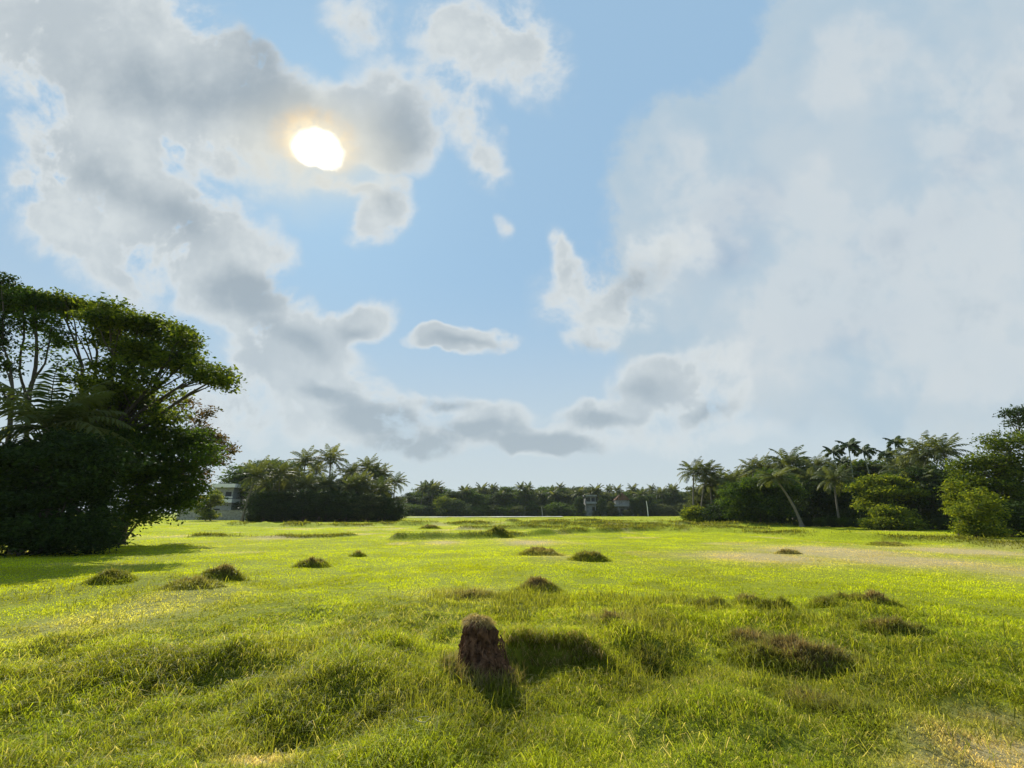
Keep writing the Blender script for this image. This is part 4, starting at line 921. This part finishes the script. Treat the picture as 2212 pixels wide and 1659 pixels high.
part('pillar', STONE, wr, (-hw - .3, -hw + .25, -.1, .42, -.1, 2.6)); part('pillar', STONE, wr, (hw - .25, hw + .2, -.1, .42, -.1, 2.45))
# far houses among the belt
YF = 182.0
c = P(1277, 1100, YF); h2 = empty('house', (c[0], YF, .2), 'white two storey house with balconies showing through the far belt', 'house')
part('wall', DIM, h2, (-1.9, 2.0, .6, 6, 0, 7.4)); part('balcony', DIM, h2, (-2.2, 2.2, -.6, .6, 4.6, 5.3)); part('roof_slab', DIM, h2, (-2.4, 2.3, -.7, 6.5, 7.4, 7.9))
part('window', DARKW, h2, (-1.6, -.2, .5, .7, 5.5, 7.0)); part('window', DARKW, h2, (.4, 1.7, .5, .7, 5.5, 7.0)); part('window', DARKW, h2, (.5, 1.6, .5, .7, 2.0, 3.4))
c = P(1343, 1100, YF); h3 = empty('house', (c[0], YF, .2), 'house with a steep brown tiled roof and white pillared porch in the far belt', 'house')
part('wall', DIM, h3, (-6.5, 6, .8, 8, 0, 3.6)); part('upper_storey', GREY, h3, (-2, 3.6, 1.5, 8, 4.2, 6.0)); part('porch_roof', GREY, h3, (-7.3, 6.6, -1.6, 8.2, 3.6, 4.2))
for xx in (-4.5, -1.5, 1.2, 3.8): part('pillar', DIM, h3, (xx, xx + .35, -1.3, -.95, 0, 3.6))
for xx in (-3.4, -.3, 2.2): part('window', DARKW, h3, (xx, xx + 1.2, .7, .9, .8, 2.6))
mb = MB(); mb.add([(-2.3, 1.0, 6.0), (3.9, 1.0, 6.0), (3.9, 8.4, 6.0), (-2.3, 8.4, 6.0), (.9, 1.6, 8.9), (1.6, 7.4, 8.9)], [(0, 1, 2, 3)]); mb.more([(1, 2, 5, 4), (3, 0, 4, 5)]); mb.more([(0, 1, 4), (2, 3, 5)])
mb.build('roof', TILE, h3)
c = P(1110, 1105, YF); h4 = empty('house', (c[0], YF, .2), 'long low pale building behind the light farm track in the far belt', 'house')
part('wall', GREY, h4, (-9, 9, .5, 6, 0, 2.4)); part('roof_slab', WHITE, h4, (-9.6, 9.6, -.4, 6.4, 2.4, 2.75))
for q in range(4): part('window', DARKW, h4, (-7.4 + q * 4, -6 + q * 4, .4, .6, .8, 1.9))
hs = empty('shed', P(722, 1100, 97) * np.array([1, 1, 0]), 'small shed with a pale sheet roof half hidden in the left grove', 'shed')
part('wall', GREY, hs, (-1.6, 1.6, .3, 4, 0, 1.9)); part('roof', WHITE, hs, (-1.9, 1.9, -.2, 4.4, 1.9, 2.2))
def pole(px, pb, pt, Y, r, label, name='utility_pole', mat=None):
    b = on_ground(px, Y); top = P(px, pt, Y)[2]
    mb = MB(); V, F = tube_arrays([(0, 0, -.2), (0, 0, 1), (-.05, 0, (top - b[2]) * .6), (-.25, 0, top - b[2])], [r, r * .95, r * .8, r * .6], 8); mb.add(V, F)
    o = mb.build(name, mat or WHITE, None, True); o.location = tuple(b); return tag(o, label, 'pole')
pole(1402, 1122, 1082, 170, .15, 'pale bare post standing upright before the far belt')
pole(1172, 1120, 1095, 170, .14, 'thin grey post before the far belt left of the white house', mat=GREY)
pole(1297, 1060, 1044, 230, .3, 'distant mast poking above the far belt skyline', 'mast', GREY)
# pale water channel and bank on the far side of the field
x0 = P(870, 1122, 150); x1 = P(1215, 1120, 158)
mb = MB(); xs = np.linspace(x0[0], x1[0], 40); zt = .34
yc = lerp(140, 158, np.linspace(0, 1, 40)); wd = 2.2 + 2.5 * np.linspace(0, 1, 40)
V = np.concatenate([np.stack([xs, yc - wd, height(xs, yc - wd) + .22], 1), np.stack([xs, yc + wd, height(xs, yc + wd) + .24], 1)])
ii = np.arange(39)[:, None]; mb.add(V, ii + np.array([[0, 1, 41, 40]]))
tag(mb.build('path', rough_mat('pale_sand', (.42, .42, .36), (.58, .57, .5), .6, .9, .2), None, True), 'pale straight farm track along the far side of the field', kind='structure')
# ------------------------------------------------------------------ haze
mb = MB(); box(mb, -950, 950, -950, 950, -3, 45)
hm, nt, out = new_mat('haze_air'); pv = nt.nodes.new('ShaderNodeVolumePrincipled')
pv.inputs['Color'].default_value = (.80, .88, .95, 1); pv.inputs['Density'].default_value = .00013; pv.inputs['Anisotropy'].default_value = 0.0
nt.links.new(pv.outputs[0], out.inputs['Volume'])
tag(mb.build('haze', hm), 'thin pale air lying over the field', 'haze', kind='stuff')
cy.volume_bounces = 1
